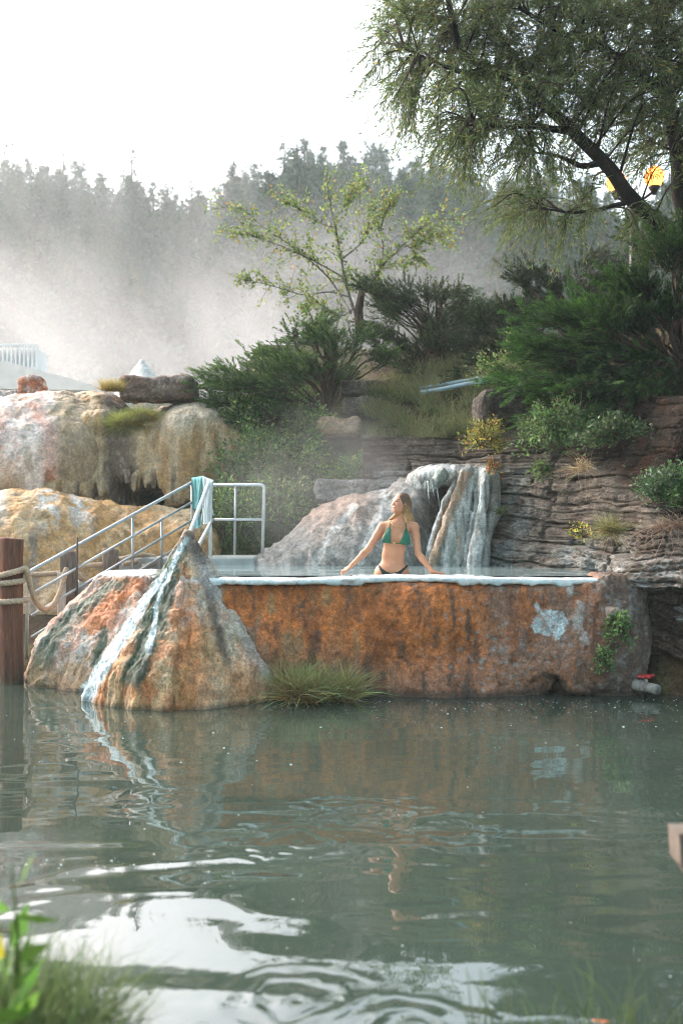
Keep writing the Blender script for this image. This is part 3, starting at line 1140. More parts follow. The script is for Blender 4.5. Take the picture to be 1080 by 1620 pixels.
def build_terraces():
    # upper white and pink dome
    S = Solid((-7.6, 14.6, .6), (-3.2, 19.5, 4.3), .045)
    E(S, 40, 745, 16.5, 150, 112, 1.5); E(S, 100, 690, 16.8, 85, 66, 1.2); E(S, -60, 720, 17, 130, 100, 1.6)
    E(S, 130, 720, 16.2, 62, 75, .8)
    flute(S, .8)
    V, Q = S.mesh(1)
    V = finish(V, Q)
    px, py, n1, n2, n3 = terrace_paint(V, 0)
    col = cmix(np.array([.88, .74, .65]), PINK * [1.2, 1.05, 1.0], .8 * ss(-.15, .3, n1 + .35 * n3))
    col = cmix(col, TAN * 1.1, .5 * ss(.05, .3, n2 - .4 * n1))
    col = cmix(col, np.array([.72, .36, .24]), .7 * ss(.12, .35, n1 + .3 * n2) * ss(790, 640, py + 80 * n2))
    col = cmix(col, TAN * .85, .95 * ss(70, 100, px + 14 * n2 + (py - 700) * .0))
    col = cmix(col, OCHRE * .8, .6 * ss(.0, .3, n2) * ss(80, 110, px))
    col = cmix(col, PINK, .7 * ss(18, 4, np.abs(px - 80) + 14 * n3) * ss(640, 690, py))
    col = cmix(col, ORANGE, .6 * ss(725, 760, py) * ss(14, 3, np.abs(px - 80) + 10 * n3))
    col = cmix(col, OCHRE * 1.1, .7 * ss(720, 765, py + 30 * n2) * ss(50, 20, px))
    o = mesh_obj('travertine_terrace', V, Q, TRAV_FAR, cols=col)
    set_props(o, 'white and pink mineral dome rising highest at the left edge', 'rock terrace', 'travertine terraces')

    # fluted middle and right domes with the small cave
    S = Solid((-5.0, 13.9, .5), (-1.5, 18.6, 4.1), .038)
    S.box(P(108, 726, 16.45), (.42, .95, .78), .34, .2); S.box(P(166, 724, 16.35), (.28, .78, .74), .22, .15); E(S, 140, 672, 16.9, 75, 48, .9); E(S, 95, 775, 16.1, 60, 42, .9)
    S.box(P(232, 722, 16.45), (.42, .85, .44), .30, .2); S.box(P(284, 742, 16.4), (.30, .88, .64), .26, .15); S.box(P(318, 718, 16.5), (.48, .95, .62), .36, .25); E(S, 312, 690, 16.9, 62, 52, .9); S.box(P(365, 735, 16.5), (.35, .8, .50), .3, .25); E(S, 270, 705, 17.2, 80, 50, .8)
    E(S, 240, 790, 17.2, 130, 90, 1.2)
    E(S, 222, 786, 15.6, 40, 30, 2.1, .05, True)
    E(S, 140, 776, 15.2, 12, 22, .7, .03, True); E(S, 157, 785, 15.2, 6, 14, .6, .02, True)
    flute(S, .75)
    rng = np.random.default_rng(8)
    for k in range(22):       # hanging points over the cave
        qx = rng.uniform(188, 256) if k % 3 else rng.uniform(126, 166)
        top = 760 + 3 * rng.normal()
        ln = rng.uniform(4, 20)
        Y = 15.62 + .10 * rng.normal()
        S.cone(P(qx, top - 12, Y + .04), P(qx + rng.normal(), top + ln, Y), .055, .014, .04)
    V, Q = S.mesh(1)
    V = finish(V, Q)
    px, py, n1, n2, n3 = terrace_paint(V, 0)
    col = cmix(TAN * 1.2, OCHRE * 1.2, ss(-.2, .3, n2 + .3 * n1))
    col = cmix(col, np.array([.42, .40, .33]), .6 * ss(700, 650, py + 30 * n1) * ss(230, 260, px))  # right dome paler on top, skylight painted into its colour
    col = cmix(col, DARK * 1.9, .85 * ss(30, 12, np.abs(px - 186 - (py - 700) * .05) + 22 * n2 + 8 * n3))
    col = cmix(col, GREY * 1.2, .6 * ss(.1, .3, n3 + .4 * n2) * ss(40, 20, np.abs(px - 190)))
    col = cmix(col, DARK, .75 * ss(.05, .3, -n2 + .2 * n3) * ss(715, 765, py))  # darker down towards the cave, cave shade painted in
    col = cmix(col, np.array([.30, .20, .10]), .6 * ss(.0, .25, n2 + n3 * .4) * ss(130, 105, px))
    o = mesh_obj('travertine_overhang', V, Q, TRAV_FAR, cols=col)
    set_props(o, 'ochre fluted overhang with a dark cave and hanging mineral points', 'rock terrace', 'travertine terraces')

    # lower ochre ledge
    S = Solid((-7.4, 11.9, -.4), (-1.2, 16.8, 2.6), .045)
    E(S, 60, 905, 14.6, 150, 128, 1.5); E(S, 170, 890, 14.9, 95, 92, 1.2); E(S, 270, 890, 15.0, 100, 78, 1.0); E(S, -70, 900, 14.8, 160, 120, 1.6); E(S, 95, 1000, 14, 130, 120, 1.3)
    flute(S, .9)
    V, Q = S.mesh(1)
    V = finish(V, Q)
    px, py, n1, n2, n3 = terrace_paint(V, 0)
    col = cmix(OCHRE * [1.55, 1.4, 1.25], TAN * 1.3, ss(-.25, .3, n1 + .3 * n3))
    col = cmix(col, np.array([.40, .20, .06]), .6 * ss(.05, .35, n2 + .2 * n3))
    col = cmix(col, np.array([.20, .12, .05]), .6 * ss(.12, .36, -n2 + .2 * n1) * ss(790, 820, py))
    col = cmix(col, WHITE * .95, .8 * ss(.08, .3, n2 - n1 * .2 + .1) * ss(26, 8, np.minimum(np.abs(px - 75), np.abs(px - 128)) + 16 * n3) * ss(870, 800, py))
    col = cmix(col, WHITE, .8 * ss(20, -5, px + 20 * n1) * ss(860, 780, py))
    col = cmix(col, np.array([.20, .19, .17]), .7 * ss(10, 3, np.abs(px - 53) + 8 * n3) * ss(830, 850, py))
    o = mesh_obj('travertine_ledge', V, Q, TRAV_FAR, cols=col)
    set_props(o, 'ochre rounded ledge below the domes, behind the stair railing', 'rock terrace', 'travertine terraces')


build_terraces()


# ------------------------------------------------------------------ boulders
def boulder(name, label, px, py, Y, w, hgt, dep, base, accent, seed, boxy=.5, rz=0., mat=None, group=None, flat=1.):
    c = P(px, py, Y)
    hx, hz, hy = w * Y / F / 2, hgt * Y / F / 2, dep / 2
    m = max(hx, hy, hz)
    S = Solid(c - [hx * 1.5 + .1, hy * 1.5 + .1, hz * 1.5 + .1], c + [hx * 1.5 + .1, hy * 1.5 + .1, hz * 1.5 + .1], max(.016, m / 24))
    S.box(c, (hx * .93, hy * .93, hz * .93), min(hx, hy, hz) * (1 - boxy * .7), 0, False, rz)
    S.warp(lambda p: -min(hx, hz) * (.38 * fbm((p - c) / m * 1.3 + seed, 3, seed) + .14 * np.abs(fbm((p - c) / m * 4 + seed, 3, seed + 1))), m * .8)
    V, Q = S.mesh(1)
    N = normals(V, Q)
    V = V + N * (m * .035 * fbm((V - c) / m * 8, 4, seed + 2))[:, None]
    n1, n2 = fbm((V - c) / m * 1.7, 4, seed + 3), fbm((V - c) / m * 6, 3, seed + 4)
    col = cmix(np.array(base, float), np.array(accent, float), ss(-.15, .3, n1 + .4 * n2))
    col = cmix(col, np.array(base) * .4, .6 * ss(.15, .35, n2))
    o = mesh_obj(name, V, Q, mat or STONE, cols=col)
    return set_props(o, label, 'boulder', group)


boulder('boulder', 'flat brown boulder lying on top of the domes beside the grass', 252, 617, 16.6, 122, 40, 1.0, (.17, .11, .08), (.30, .24, .20), 3, .8)
boulder('boulder', 'small rusty orange boulder on the crest of the pink dome', 52, 612, 17.0, 38, 36, .5, (.34, .15, .08), (.45, .36, .32), 14, .6)
boulder('boulder', 'low grey boulder beside the rusty one at the photo edge', 15, 630, 17.2, 46, 22, .6, (.25, .23, .21), (.40, .38, .35), 25, .6)
boulder('boulder', 'tan sandstone block half buried in the green bank', 536, 676, 16.4, 72, 30, .6, (.40, .27, .17), (.48, .36, .26), 36, .85)
boulder('boulder', 'wide flat grey slab under the left juniper', 585, 616, 17.0, 100, 22, .8, (.17, .14, .115), (.26, .22, .18), 47, .8)
boulder('boulder', 'grey block above the layered ledge, below the flat slab', 568, 641, 16.8, 52, 24, .6, (.19, .165, .14), (.28, .25, .22), 58, .8)
boulder('boulder', 'dark slab in the bank between the two junipers', 650, 610, 17.2, 90, 16, .7, (.15, .125, .10), (.24, .2, .16), 69, .8)
boulder('boulder', 'dark layered block above the yellow shrub', 800, 648, 13.45, 96, 50, .8, (.06, .05, .04), (.11, .095, .08), 80, .95, mat=SHALEM)
boulder('boulder', 'pale smooth stone on the dark rock above the vine', 969, 973, 10.02, 24, 26, .22, (.21, .175, .14), (.27, .23, .19), 91, .7)
boulder('boulder', 'small rusty stone capping the spout of the falls', 700, 744, 13.7, 26, 16, .25, (.30, .17, .12), (.38, .28, .22), 102, .6)

# white cone behind the flat boulder
def build_white_cone():
    c = P(224, 604, 18.2)
    S = Solid(c - [.9, .9, .7], c + [.9, .9, .7], .035)
    S.cone(c + [0, 0, .36], c + [0, 0, -.4], .06, .62)
    S.warp(lambda p: -.10 * fbm(p * 2.5, 4, 151), .4)
    V, Q = S.mesh(1)
    col = cmix(WHITE * 1.02, PALEBLUE * .9, ss(-.1, .3, fbm(V * 3, 4, 152)))
    set_props(mesh_obj('travertine_spire', V, Q, TRAV_FAR, cols=col), 'white mineral cone peeking over the flat brown boulder', 'rock spire')


build_white_cone()


# ------------------------------------------------------------------ the mineral falls
def build_falls():
    # broad sloping apron
    S = Solid((-1.7, 12.3, .7), (1.9, 15.4, 2.7), .034)
    E(S, 575, 925, 14.2, 135, 138, 1.25, .2); E(S, 632, 860, 14.2, 58, 86, .8, .25); E(S, 500, 930, 14.1, 95, 85, 1.0, .2); E(S, 655, 800, 14.2, 35, 40, .6, .2); E(S, 448, 935, 13.9, 70, 58, .8, .2)
    S.ell(P(672, 825, 13.3), (.17, .2, .3), .1, None, True)
    S.warp(lambda p: -.06 * fbm(p * [1.6, 1.6, 1.1], 3, 161) - .06 * fbm((p + p[:, 2:3] * [.55, 0, 0]) * [4.5, 4.5, .7], 3, 162) - .05 * ridged((p + p[:, 2:3] * [.55, 0, 0]) * [4.2, 4.2, .45], 2, 168), .3)
    V, Q = S.mesh(1)
    N = normals(V, Q)
    sk = (V + V[:, 2:3] * [.55, 0, 0])
    V = V + N * (.022 * fbm(sk * [11, 11, 2.2], 4, 163) + .012 * ridged(V * 17, 3, 164))[:, None]
    px, py = pxs(V)
    n1, n2, n3 = fbm(sk * [1.5, 1.5, .7], 4, 165), fbm(sk * [7, 7, 1.2], 4, 166), fbm(V * 12, 4, 167)
    col = cmix(np.array([.20, .195, .175]), np.array([.33, .325, .30]), ss(-.2, .3, n2 + .3 * n3))
    col = cmix(col, np.array([.33, .20, .14]), .6 * ss(60, 20, np.hypot((px - 530) * .8, (py - 812)) + 40 * n1))
    col = cmix(col, GREY * .9, .6 * ss(.1, .35, -n2 + n1 * .5))
    for line in ([(605, 775), (606, 800), (590, 830), (578, 860), (570, 890)], [(640, 778), (620, 800), (598, 825)], [(560, 800), (520, 850), (500, 890)]):
        dd, tt = polyd(px, py, line)
        col = cmix(col, WHITE * .85, .75 * ss(8, 2, dd + 7 * n3) )
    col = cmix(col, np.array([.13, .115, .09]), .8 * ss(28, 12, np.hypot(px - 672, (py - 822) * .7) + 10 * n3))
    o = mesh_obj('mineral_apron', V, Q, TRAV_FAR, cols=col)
    set_props(o, 'broad pale apron of mineral crust sloping into the pool behind the woman', 'mineral apron', 'mineral falls')

    # draped columns under the spout
    S = Solid((.75, 12.4, .7), (2.5, 14.9, 2.75), .026)
    S.ell(P(705, 752, 13.75), (.42, .42, .12), .05)
    S.ell(P(752, 754, 13.7), (.30, .5, .11), .08)
    cols_ = [([(736, 748), (715, 800), (698, 850), (683, 900)], [.08, .055, .06, .075]),
             ([(742, 746), (728, 800), (716, 850), (704, 905)], [.085, .075, .08, .09]),
             ([(752, 746), (744, 800), (735, 850), (728, 905)], [.085, .08, .08, .09]),
             ([(768, 750), (764, 800), (756, 850), (748, 905)], [.09, .085, .09, .09]),
             ([(782, 762), (782, 810), (770, 850), (760, 905)], [.08, .08, .08, .09]),
             ([(731, 750), (706, 790), (690, 840), (676, 900)], [.05, .035, .035, .05]),
             ([(748, 745), (737, 800), (726, 850), (716, 905)], [.06, .045, .05, .06]),
             ([(760, 748), (753, 800), (745, 850), (738, 905)], [.06, .05, .045, .06]),
             ([(700, 752), (688, 762), (684, 772)], [.10, .07, .03])]
    for pts, rad in cols_:
        q = [P(a, b, 13.27 + .16 * math.sin(pts[0][0] * 2.1) - .0016 * (b - 750)) for a, b in pts]
        S.chain(q, [.72 * r for r in rad], .010)
    S.ell(P(665, 765, 13.9), (.2, .25, .16), .1)
    S.box(P(765, 835, 13.95), (.30, .16, .85), .1, .06)
    S.warp(lambda p: -.04 * fbm(p * [6, 6, .9], 3, 171) - .034 * ridged(p * [11, 11, 1.3], 2, 172), .2)
    V, Q = S.mesh(1)
    N = normals(V, Q)
    V = V + N * (.012 * fbm(V * [16, 16, 3], 4, 173) + .007 * ridged(V * 26, 3, 174))[:, None]
    px, py = pxs(V)
    n1, n2, n3 = fbm(V * [3, 3, .7], 4, 175), fbm(V * [9, 9, 1.0], 4, 176), fbm(V * 16, 4, 177)
    col = cmix(np.array([.40, .42, .40]), np.array([.66, .69, .67]), ss(-.2, .3, n2 + .2 * n3))
    n5 = fbm((V - [0, 0, 0]) * [15, 15, .9], 3, 178)
    col = cmix(col, np.array([.30, .21, .12]), .75 * ss(.02, .3, n1 + .5 * n5 - .1))
    col = cmix(col, np.array([.16, .15, .12]), .6 * ss(.1, .35, -n5))
    dd, tt = polyd(px, py, [(736, 752), (712, 805), (694, 855), (680, 900)])
    col = cmix(col, np.array([.34, .21, .11]), .8 * ss(13, 4, dd + 8 * n3))
    col = cmix(col, ALGAE * 1.5, .55 * ss(.15, .36, -n2 + .3 * n3))
    col = cmix(col, GREY * .8, .5 * ss(770, 790, px + 14 * n2))
    o = mesh_obj('mineral_columns', V, Q, TRAV_FAR, cols=col)
    set_props(o, 'blue white draped mineral columns hanging from the spout into the pool', 'mineral columns', 'mineral falls')

    # thin falls of water from the spout
    t = NT('falling_water')
    t.bsdf((.55, .62, .62), .2, t.bump(t.noise(30, 4, .6, t.obj((1, 1, .2))), .4, .01), .5)
    mb = MB()
    for k, (x0, dx) in enumerate([(676, 2), (681, 5), (687, 9), (672, -1)]):
        p = [P(x0 + dx * s, 762 + 50 * s ** 1.6 * (.55, .45, .95, .3)[k], 13.2 - .12 * s) for s in np.linspace(0, 1, 9)]
        mb.add(*tube(p, np.linspace(.011, .0035, 9) * (1, .6, .5, .5)[k], 7), (1, 1, 1))
    o = mb.build('water_spout', t.m)
    set_props(o, 'thin strands of water dropping from the mineral spout', 'waterfall')

    # grey slab behind the apron
    boulder('boulder', 'long grey slab above the left end of the mineral apron', 556, 777, 15.1, 116, 36, .7, (.20, .195, .18), (.27, .26, .24), 113, .9)


build_falls()
# ------------------------------------------------------------------ deck behind the pool
DECKM = plain_mat('wet_concrete', (.36, .37, .35), .6, .4, var=.3, scale=7, bump=.3)
mb = MB()
mb.add(*box((-2.1, 13.95, 1.14), (.95, .55, .146), .02))
set_props(mb.build('pool_deck', DECKM, smooth=False), 'low wet concrete deck at the head of the stair rails', 'deck', kind='structure')

# ------------------------------------------------------------------ galvanised railings
STEEL = plain_mat('galvanised_steel', (.40, .43, .44), .42, .5, .55, .25, 30, .08)
STEELW = plain_mat('white_steel', (.62, .66, .66), .4, .5, .25, .15, 30, .06)


def bent(pts, r, n=10, rad=.05):
    """pipe with rounded corners"""
    pts = [np.asarray(p, float) for p in pts]
    out = [pts[0]]
    for i in range(1, len(pts) - 1):
        a, b, c = pts[i - 1], pts[i], pts[i + 1]
        d1, d2 = a - b, c - b
        q = min(rad, .45 * np.linalg.norm(d1), .45 * np.linalg.norm(d2))
        p1, p2 = b + unit(d1) * q, b + unit(d2) * q
        for t in np.linspace(0, 1, 7):
            out.append((1 - t) ** 2 * p1 + 2 * t * (1 - t) * b + t * t * p2)
    out.append(pts[-1])
    return tube(out, r, n)


def part_tube(name, parent, pts, r, mat, n=10, rad=.05):
    return mesh_obj(name, *bent(pts, r, n, rad), mat, parent)


def build_railings():
    A, B = P(306, 762, 13.8), P(46, 905, 11.5)
    def along(t, dz=0.):
        # straight in space between the two ends
        return A + (B - A) * t + np.array([0, 0, dz])
    rt = thing('stair_railing', 'long grey pipe stair railing with four sloping bars', 'railing', along(.5, -1))
    foot = P(41, 1040, 11.48)
    part_tube('handrail', rt, [A + [.14, 0, -.0], A, B, [foot[0], foot[1], foot[2] - .15]], .021, STEEL, 12, .06)
    for dz, t0, t1 in ((-.27, .0, .985), (-.515, .0, .985), (-.76, .0, .985)):
        mesh_obj('rail', *tube([along(t0, dz), along(t1, dz)], .0165, 10), STEEL, rt)
    tpx = lambda px: np.interp(px, [p[0] for p in TT], [p[1] for p in TT])
    ts = np.linspace(0, 1, 200)
    TT = sorted([((along(t)[0] * F / along(t)[1] + 540), t) for t in ts])
    for px_, top, bot in ((210, 0, -.92), (256, -.25, -.92), (304, 0, -1.0)):
        t = tpx(px_)
        mesh_obj('post', *tube([along(t, top), along(t, bot)], .0165, 10), STEEL, rt)

    # level railing on the deck
    Y = 13.8
    rt = thing('deck_railing', 'square cornered pale pipe railing with one mid bar on the deck', 'railing', P(375, 881, Y))
    c0, c1, b1 = P(338, 767, Y), P(418, 767, Y), P(415, 882, Y)
    part_tube('handrail', rt, [c0, c1, b1], .0215, STEELW, 12, .06)
    mesh_obj('rail', *tube([P(338, 822, Y), P(416.5, 822, Y)], .017, 10), STEELW, rt)
    mesh_obj('post', *tube([P(373, 768, Y), P(371, 878, Y)], .017, 10), STEEL, rt)
    mesh_obj('post', *tube([P(334, 770, Y), P(333, 884, Y)], .021, 10), STEELW, rt)

    # white pool handrail in front, running down behind the mound
    rt = thing('pool_handrail', 'white pipe handrail slanting down to the tip of the mound, towels over its bend', 'handrail', P(300, 880, 12.4))
    part_tube('handrail', rt, [P(322, 760, 13.55), P(332, 760, 13.45), P(298, 850, 12.5), P(288, 878, 12.2)], .0265, STEELW, 12, .07)
    mesh_obj('rail', *tube([P(336, 822, 13.45), P(318, 856, 12.7), P(306, 878, 12.3)], .023, 10), STEELW, rt)
    mesh_obj('post', *tube([P(333.5, 764, 13.46), P(333, 890, 13.46)], .0225, 10), STEELW, rt)


build_railings()


# ------------------------------------------------------------------ towels
def drape(name, label, colr, top, left, right, Y, lf, lb, wob, seed, mat):
    """cloth hung over the pipe: photo x from left to right at the pipe, front length lf and back length lb in metres"""
    nu, nv = 26, 60
    ys = np.linspace(-lb, lf, nv)
    V = []
    for i, a in enumerate(np.linspace(0, 1, nu)):
        for sv in ys:
            t = max(sv, 0) / lf if sv > 0 else -max(-sv, 0) / lb
            pxx = lerp(left[0], right[0], a)
            pyy = lerp(left[1], right[1], a)
            Yp = lerp(Y[0], Y[1], a)
            c = P(pxx, pyy, Yp)
            narrow = 1 - .18 * abs(t)
            c[0] = c[0] + (a - .5) * 0
            fold = .022 * math.sin(a * wob * 2 * math.pi + seed + .8 * t) * min(1, abs(t) * 4) + .012 * math.sin(a * wob * 4.4 * math.pi + seed * 2 + 2 * t)
            r = .032
            if abs(sv) < r * 1.5:
                ang = sv / r
                p = c + np.array([0, -math.sin(ang) * r, math.cos(ang) * r])
            else:
                sg = 1 if sv > 0 else -1
                p = c + np.array([0, -sg * (r + .006) - fold - sg * .025 * abs(t), -(abs(sv) - r * 1.5) + .002])
            p[0] += (.03 * math.sin(seed + 2.5 * t + 3 * a)) * abs(t) + (-(a - .5) * .10 * min(1, abs(t) * 1.4)) + wob * 0 + .05 * t * (seed % 2 - .5)
            p[2] += .014 * math.sin(7 * a + seed) * abs(t) ** 3
            V.append(p)
    V = np.array(V)
    i, j = np.meshgrid(np.arange(nu - 1), np.arange(nv - 1), indexing='ij')
    i, j = i.ravel(), j.ravel()
    Q = np.stack([i * nv + j, i * nv + j + 1, (i + 1) * nv + j + 1, (i + 1) * nv + j], 1)
    N = normals(V, Q)
    n = len(V)
    V2 = np.concatenate([V + N * .004, V - N * .004])
    rim = []
    b = [k * nv for k in range(nu)]; t_ = [k * nv + nv - 1 for k in range(nu)]
    for arr in (b, t_, list(range(nv)), [(nu - 1) * nv + k for k in range(nv)]):
        for x, y in zip(arr[:-1], arr[1:]):
            rim.append([x, y, y + n, x + n])
    o = mesh_obj(name, V2, np.concatenate([Q, Q[:, ::-1] + n, np.array(rim)]), mat)
    return set_props(o, label, 'towel')


CLOTH = lambda nm, c: plain_mat(nm, c, .95, .1, var=.12, scale=90, bump=.5, dist=.004)
drape('towel', 'teal towel hanging over the bend of the railing', 0, 0, (303, 760), (322, 757), (13.75, 13.55), .70, .45, 1.6, 1.0, CLOTH('teal_terry', (.17, .40, .40)))
drape('towel', 'white towel hanging beside the teal one on the railing', 0, 0, (320, 757), (338, 764), (13.50, 13.42), .62, .50, 1.3, 2.0, CLOTH('white_terry', (.62, .70, .70)))


# ------------------------------------------------------------------ timber posts and ropes
def wood_mat(name, a, b, sc=1.):
    t = NT(name)
    v = t.obj((9 * sc, 9 * sc, .9 * sc))
    n1 = t.noise(2.4, 8, .68, v, .4)
    n2 = t.noise(9, 6, .6, v)
    c = t.mix(t.ramp(n1, .36, .66), a, b)
    c = t.mix(1., c, t.ramp(n2, .3, .7, .6, 1.3), 'MULTIPLY')
    c = t.mix(1., c, t.attr(), 'MULTIPLY')
    t.bsdf(c, .8, t.bump(t.math('ADD', n1, t.math('MULTIPLY', n2, .5)), .7, .012), .25)
    return t.m


REDWOOD = wood_mat('red_weathered_log', (.20, .078, .042), (.085, .042, .029))
GREYWOOD = wood_mat('grey_weathered_timber', (.25, .20, .16), (.12, .09, .075))
ROPEM = plain_mat('manila_rope', (.45, .34, .24), .9, .15, var=.3, scale=40, bump=.6, dist=.006)


def log_post(name, label, base, top, r, mat, seed, tint_fn=None):
    n, m = 28, 40
    a = np.arange(n) * 2 * np.pi / n
    zs = np.concatenate([np.linspace(base[2], top[2] - .015, m - 3), [top[2] - .004, top[2], top[2] - .002]])
    rs = np.concatenate([np.full(m - 3, 1.), [.95, .80, .25]])
    V = []
    for z, q in zip(zs, rs):
        t = (z - base[2]) / (top[2] - base[2])
        c = lerp(np.asarray(base), np.asarray(top), t)
        pp = np.stack([np.cos(a) * 2, np.sin(a) * 2, np.full(n, z * .35)], -1)
        rr = r * q * (1 + .05 * fbm(pp, 3, seed) - .10 * ss(.62, .9, ridged(pp * [1.6, 1.6, .6], 2, seed + 1)))
        V.append(np.stack([c[0] + rr * np.cos(a), c[1] + rr * np.sin(a), np.full(n, z) + (.012 * np.cos(a + seed) if q < 1 else 0)], -1))
    V = np.concatenate(V)
    i, j = np.meshgrid(np.arange(m - 1), np.arange(n), indexing='ij')
    i, j = i.ravel(), j.ravel()
    Q = np.stack([i * n + j, i * n + (j + 1) % n, (i + 1) * n + (j + 1) % n, (i + 1) * n + j], 1)
    cap = np.array([[(m - 1) * n + k for k in range(n)]])
    col = np.ones((len(V), 3))
    n1 = fbm(V * [9, 9, 1.3], 4, seed + 7)
    if tint_fn is not None: col = tint_fn(V, n1)
    o = mesh_obj(name, V, [Q, cap], mat, cols=col)
    return set_props(o, label, 'post', 'timber posts along the stair')


def tint1(V, n1):
    px, py = pxs(V)
    c = np.ones((len(V), 3))
    c = cmix(c, np.array([1.4, 2.6, 3.6]), .8 * ss(.0, .25, n1 + .25 * ss(15, 36, px)) * ss(940, 1010, py + 60 * n1))
    return cmix(c, np.array([.7, 1.2, 1.2]), ss(1040, 1080, py))


log_post('timber_post', 'thick red weathered log post standing in the pond, three rope turns on it', P(18.5, 1150, 11.0), P(18.5, 851, 11.0), .128, REDWOOD, 3, tint1)
log_post('timber_post', 'short round grey post nearest the rim of the mound', P(176, 935, 12.9), P(175, 868, 12.9), .105, GREYWOOD, 9)

# square post with its pale plank and thin steel rod
rt = thing('timber_post', 'square grey timber post with a thin rusty rod beside it', 'post', P(108, 985, 12.2), 'timber posts along the stair')
GW = GREYWOOD
c0, c1 = P(109, 995, 12.2), P(109, 872, 12.2)
mesh_obj('post', *box((c0 + c1) / 2, (.092, .09, (c1[2] - c0[2]) / 2), .012, .2), GW, rt, False, np.ones((24, 3)))
q0, q1 = P(97, 985, 12.1), P(99, 905, 12.1)
mesh_obj('plank', *box((q0 + q1) / 2, (.05, .02, (q1[2] - q0[2]) / 2), .006, .2), plain_mat('bleached_plank', (.50, .48, .44), .8, .2, var=.25, scale=6, stretch=(6, 6, .6)), rt, False)
mesh_obj('rod', *tube([P(122, 985, 12.05), P(122.5, 850, 12.05)], .0125, 8), plain_mat('rusty_rod', (.10, .075, .065), .7, .3), rt)
o = mesh_obj('float_ball', *sphere(P(126, 931, 12.45), .115, 20, 14), plain_mat('chalky_plastic', (.50, .50, .47), .6, .3), smooth=True)
set_props(o, 'pale round ball half hidden behind the square timber post', 'float')


def rope(label, ctrl, r=.030):
    p = spline(ctrl, 150)
    d = np.concatenate([[0], np.cumsum(np.linalg.norm(np.diff(p, axis=0), axis=1))])
    q = np.arange(0, d[-1], .011)
    p = np.stack([np.interp(q, d, p[:, k]) for k in range(3)], 1)
    o = mesh_obj('rope', *tube(p, r, 18, (3, .13, .32)), ROPEM)
    return set_props(o, label, 'rope', 'ropes between the timber posts')


def ring(c, r, z0, z1, a0, a1, n=14):
    a = np.linspace(a0, a1, n)
    return [np.array([c[0] + r * math.cos(t), c[1] + r * math.sin(t), lerp(z0, z1, k / (n - 1))]) for k, t in enumerate(a)]


c = P(18.5, 900, 11.0)
rope('two rope turns wound high around the red log post', [P(-40, 910, 10.85)] + ring(c, .162, P(0, 912, 11)[2], P(0, 899, 11)[2], -2.4, -.25, 8) + ring(c, .162, P(0, 903, 11)[2], P(0, 917, 11)[2], .2, 3.6, 9) + ring(c, .163, P(0, 923, 11)[2], P(0, 918, 11)[2], 3.9, 6.0, 8))
rope('single rope turn low on the red log post', [P(-40, 953, 10.85)] + ring(c, .160, P(0, 951, 11)[2], P(0, 947, 11)[2], -2.4, 2.2, 14))
rope('thick rope sagging deeply from the red post to the square post', [P(37, 899, 10.86), P(43, 903, 10.88), P(49, 930, 11.05), P(58, 953, 11.3), P(72, 964, 11.6), P(86, 955, 11.8), P(97, 932, 11.95), P(103, 908, 12.02), P(106, 899, 12.06)])
rope('taut rope running level behind the square post', [P(40, 909, 12.5), P(75, 908, 12.55), P(105, 905, 12.6), P(135, 896, 12.75), P(165, 893, 12.9)])
rope('short rope sagging from the square post to the round grey post', [P(120, 908, 12.3), P(130, 916, 12.4), P(145, 920, 12.55), P(160, 916, 12.7), P(168, 907, 12.75)])
rope('rope going from the round grey post back under the railing', [P(188, 887, 13.0), P(205, 881, 13.2), P(225, 878, 13.4), P(246, 881, 13.6)])
rope('rope coil lying behind the railing foot', [P(195, 893, 13.3), P(215, 889, 13.4), P(238, 884, 13.5), P(246, 890, 13.4), P(225, 897, 13.3)])


# ------------------------------------------------------------------ valve pipe in the little cave
def build_valve():
    Y = 10.05
    rt = thing('valve_pipe', 'grey pipe with a red handled valve at the mouth of the low cave', 'valve', P(1000, 1095, Y))
    PVC = plain_mat('dirty_pvc', (.30, .285, .25), .55, .4, var=.4, scale=20)
    a, b, c, d = P(978, 1076, Y + .35), P(990, 1080, Y + .16), P(1012, 1085, Y), P(1039, 1091, Y - .13)
    u = unit(d - a)
    mesh_obj('elbow', *bent([P(984, 1045, Y + .42), P(984, 1073, Y + .40), a + u * .08], .062, 16, .06), PVC, rt)
    mesh_obj('pipe', *tube([a, a + u * .02, c], [.055, .055, .055], 18), PVC, rt)
    mb = MB()
    for t, r in ((.30, .066), (.46, .066)):
        m = a + (d - a) * t
        mb.add(*tube([m - u * .03, m + u * .03], r, 18))
    m = a + (d - a) * .62
    mb.add(*tube([m - u * .05, m - u * .03, m + u * .03, m + u * .05], [.05, .062, .062, .05], 18))
    mb.build('coupling', PVC, rt)
    # open mouth: an outer and an inner wall
    m0 = a + (d - a) * .66
    Vo, Fo = tube([m0, d, d, d - u * .09], [.048, .050, .036, .036], 20, None, True)
    mesh_obj('nozzle', Vo, Fo, PVC, rt)
    RED = plain_mat('red_plastic', (.50, .035, .03), .4, .5, var=.15)
    k = a + (d - a) * .72
    mb = MB()
    mb.add(*tube([k, k + [0, 0, .085]], .018, 10))
    mesh_st = mb.build('stem', PVC, rt)
    mb = MB()
    mb.add(*box(k + [0, 0, .105], (.085, .020, .014), .008, .5))
    mb.add(*box(k + [0, 0, .105], (.026, .05, .02), .008, .5))
    for sg in (-1, 1):
        mb.add(*sphere(k + [sg * .075, sg * .04, .108], (.024, .022, .018), 10, 8))
    mb.build('handle', RED, mesh_st)


build_valve()

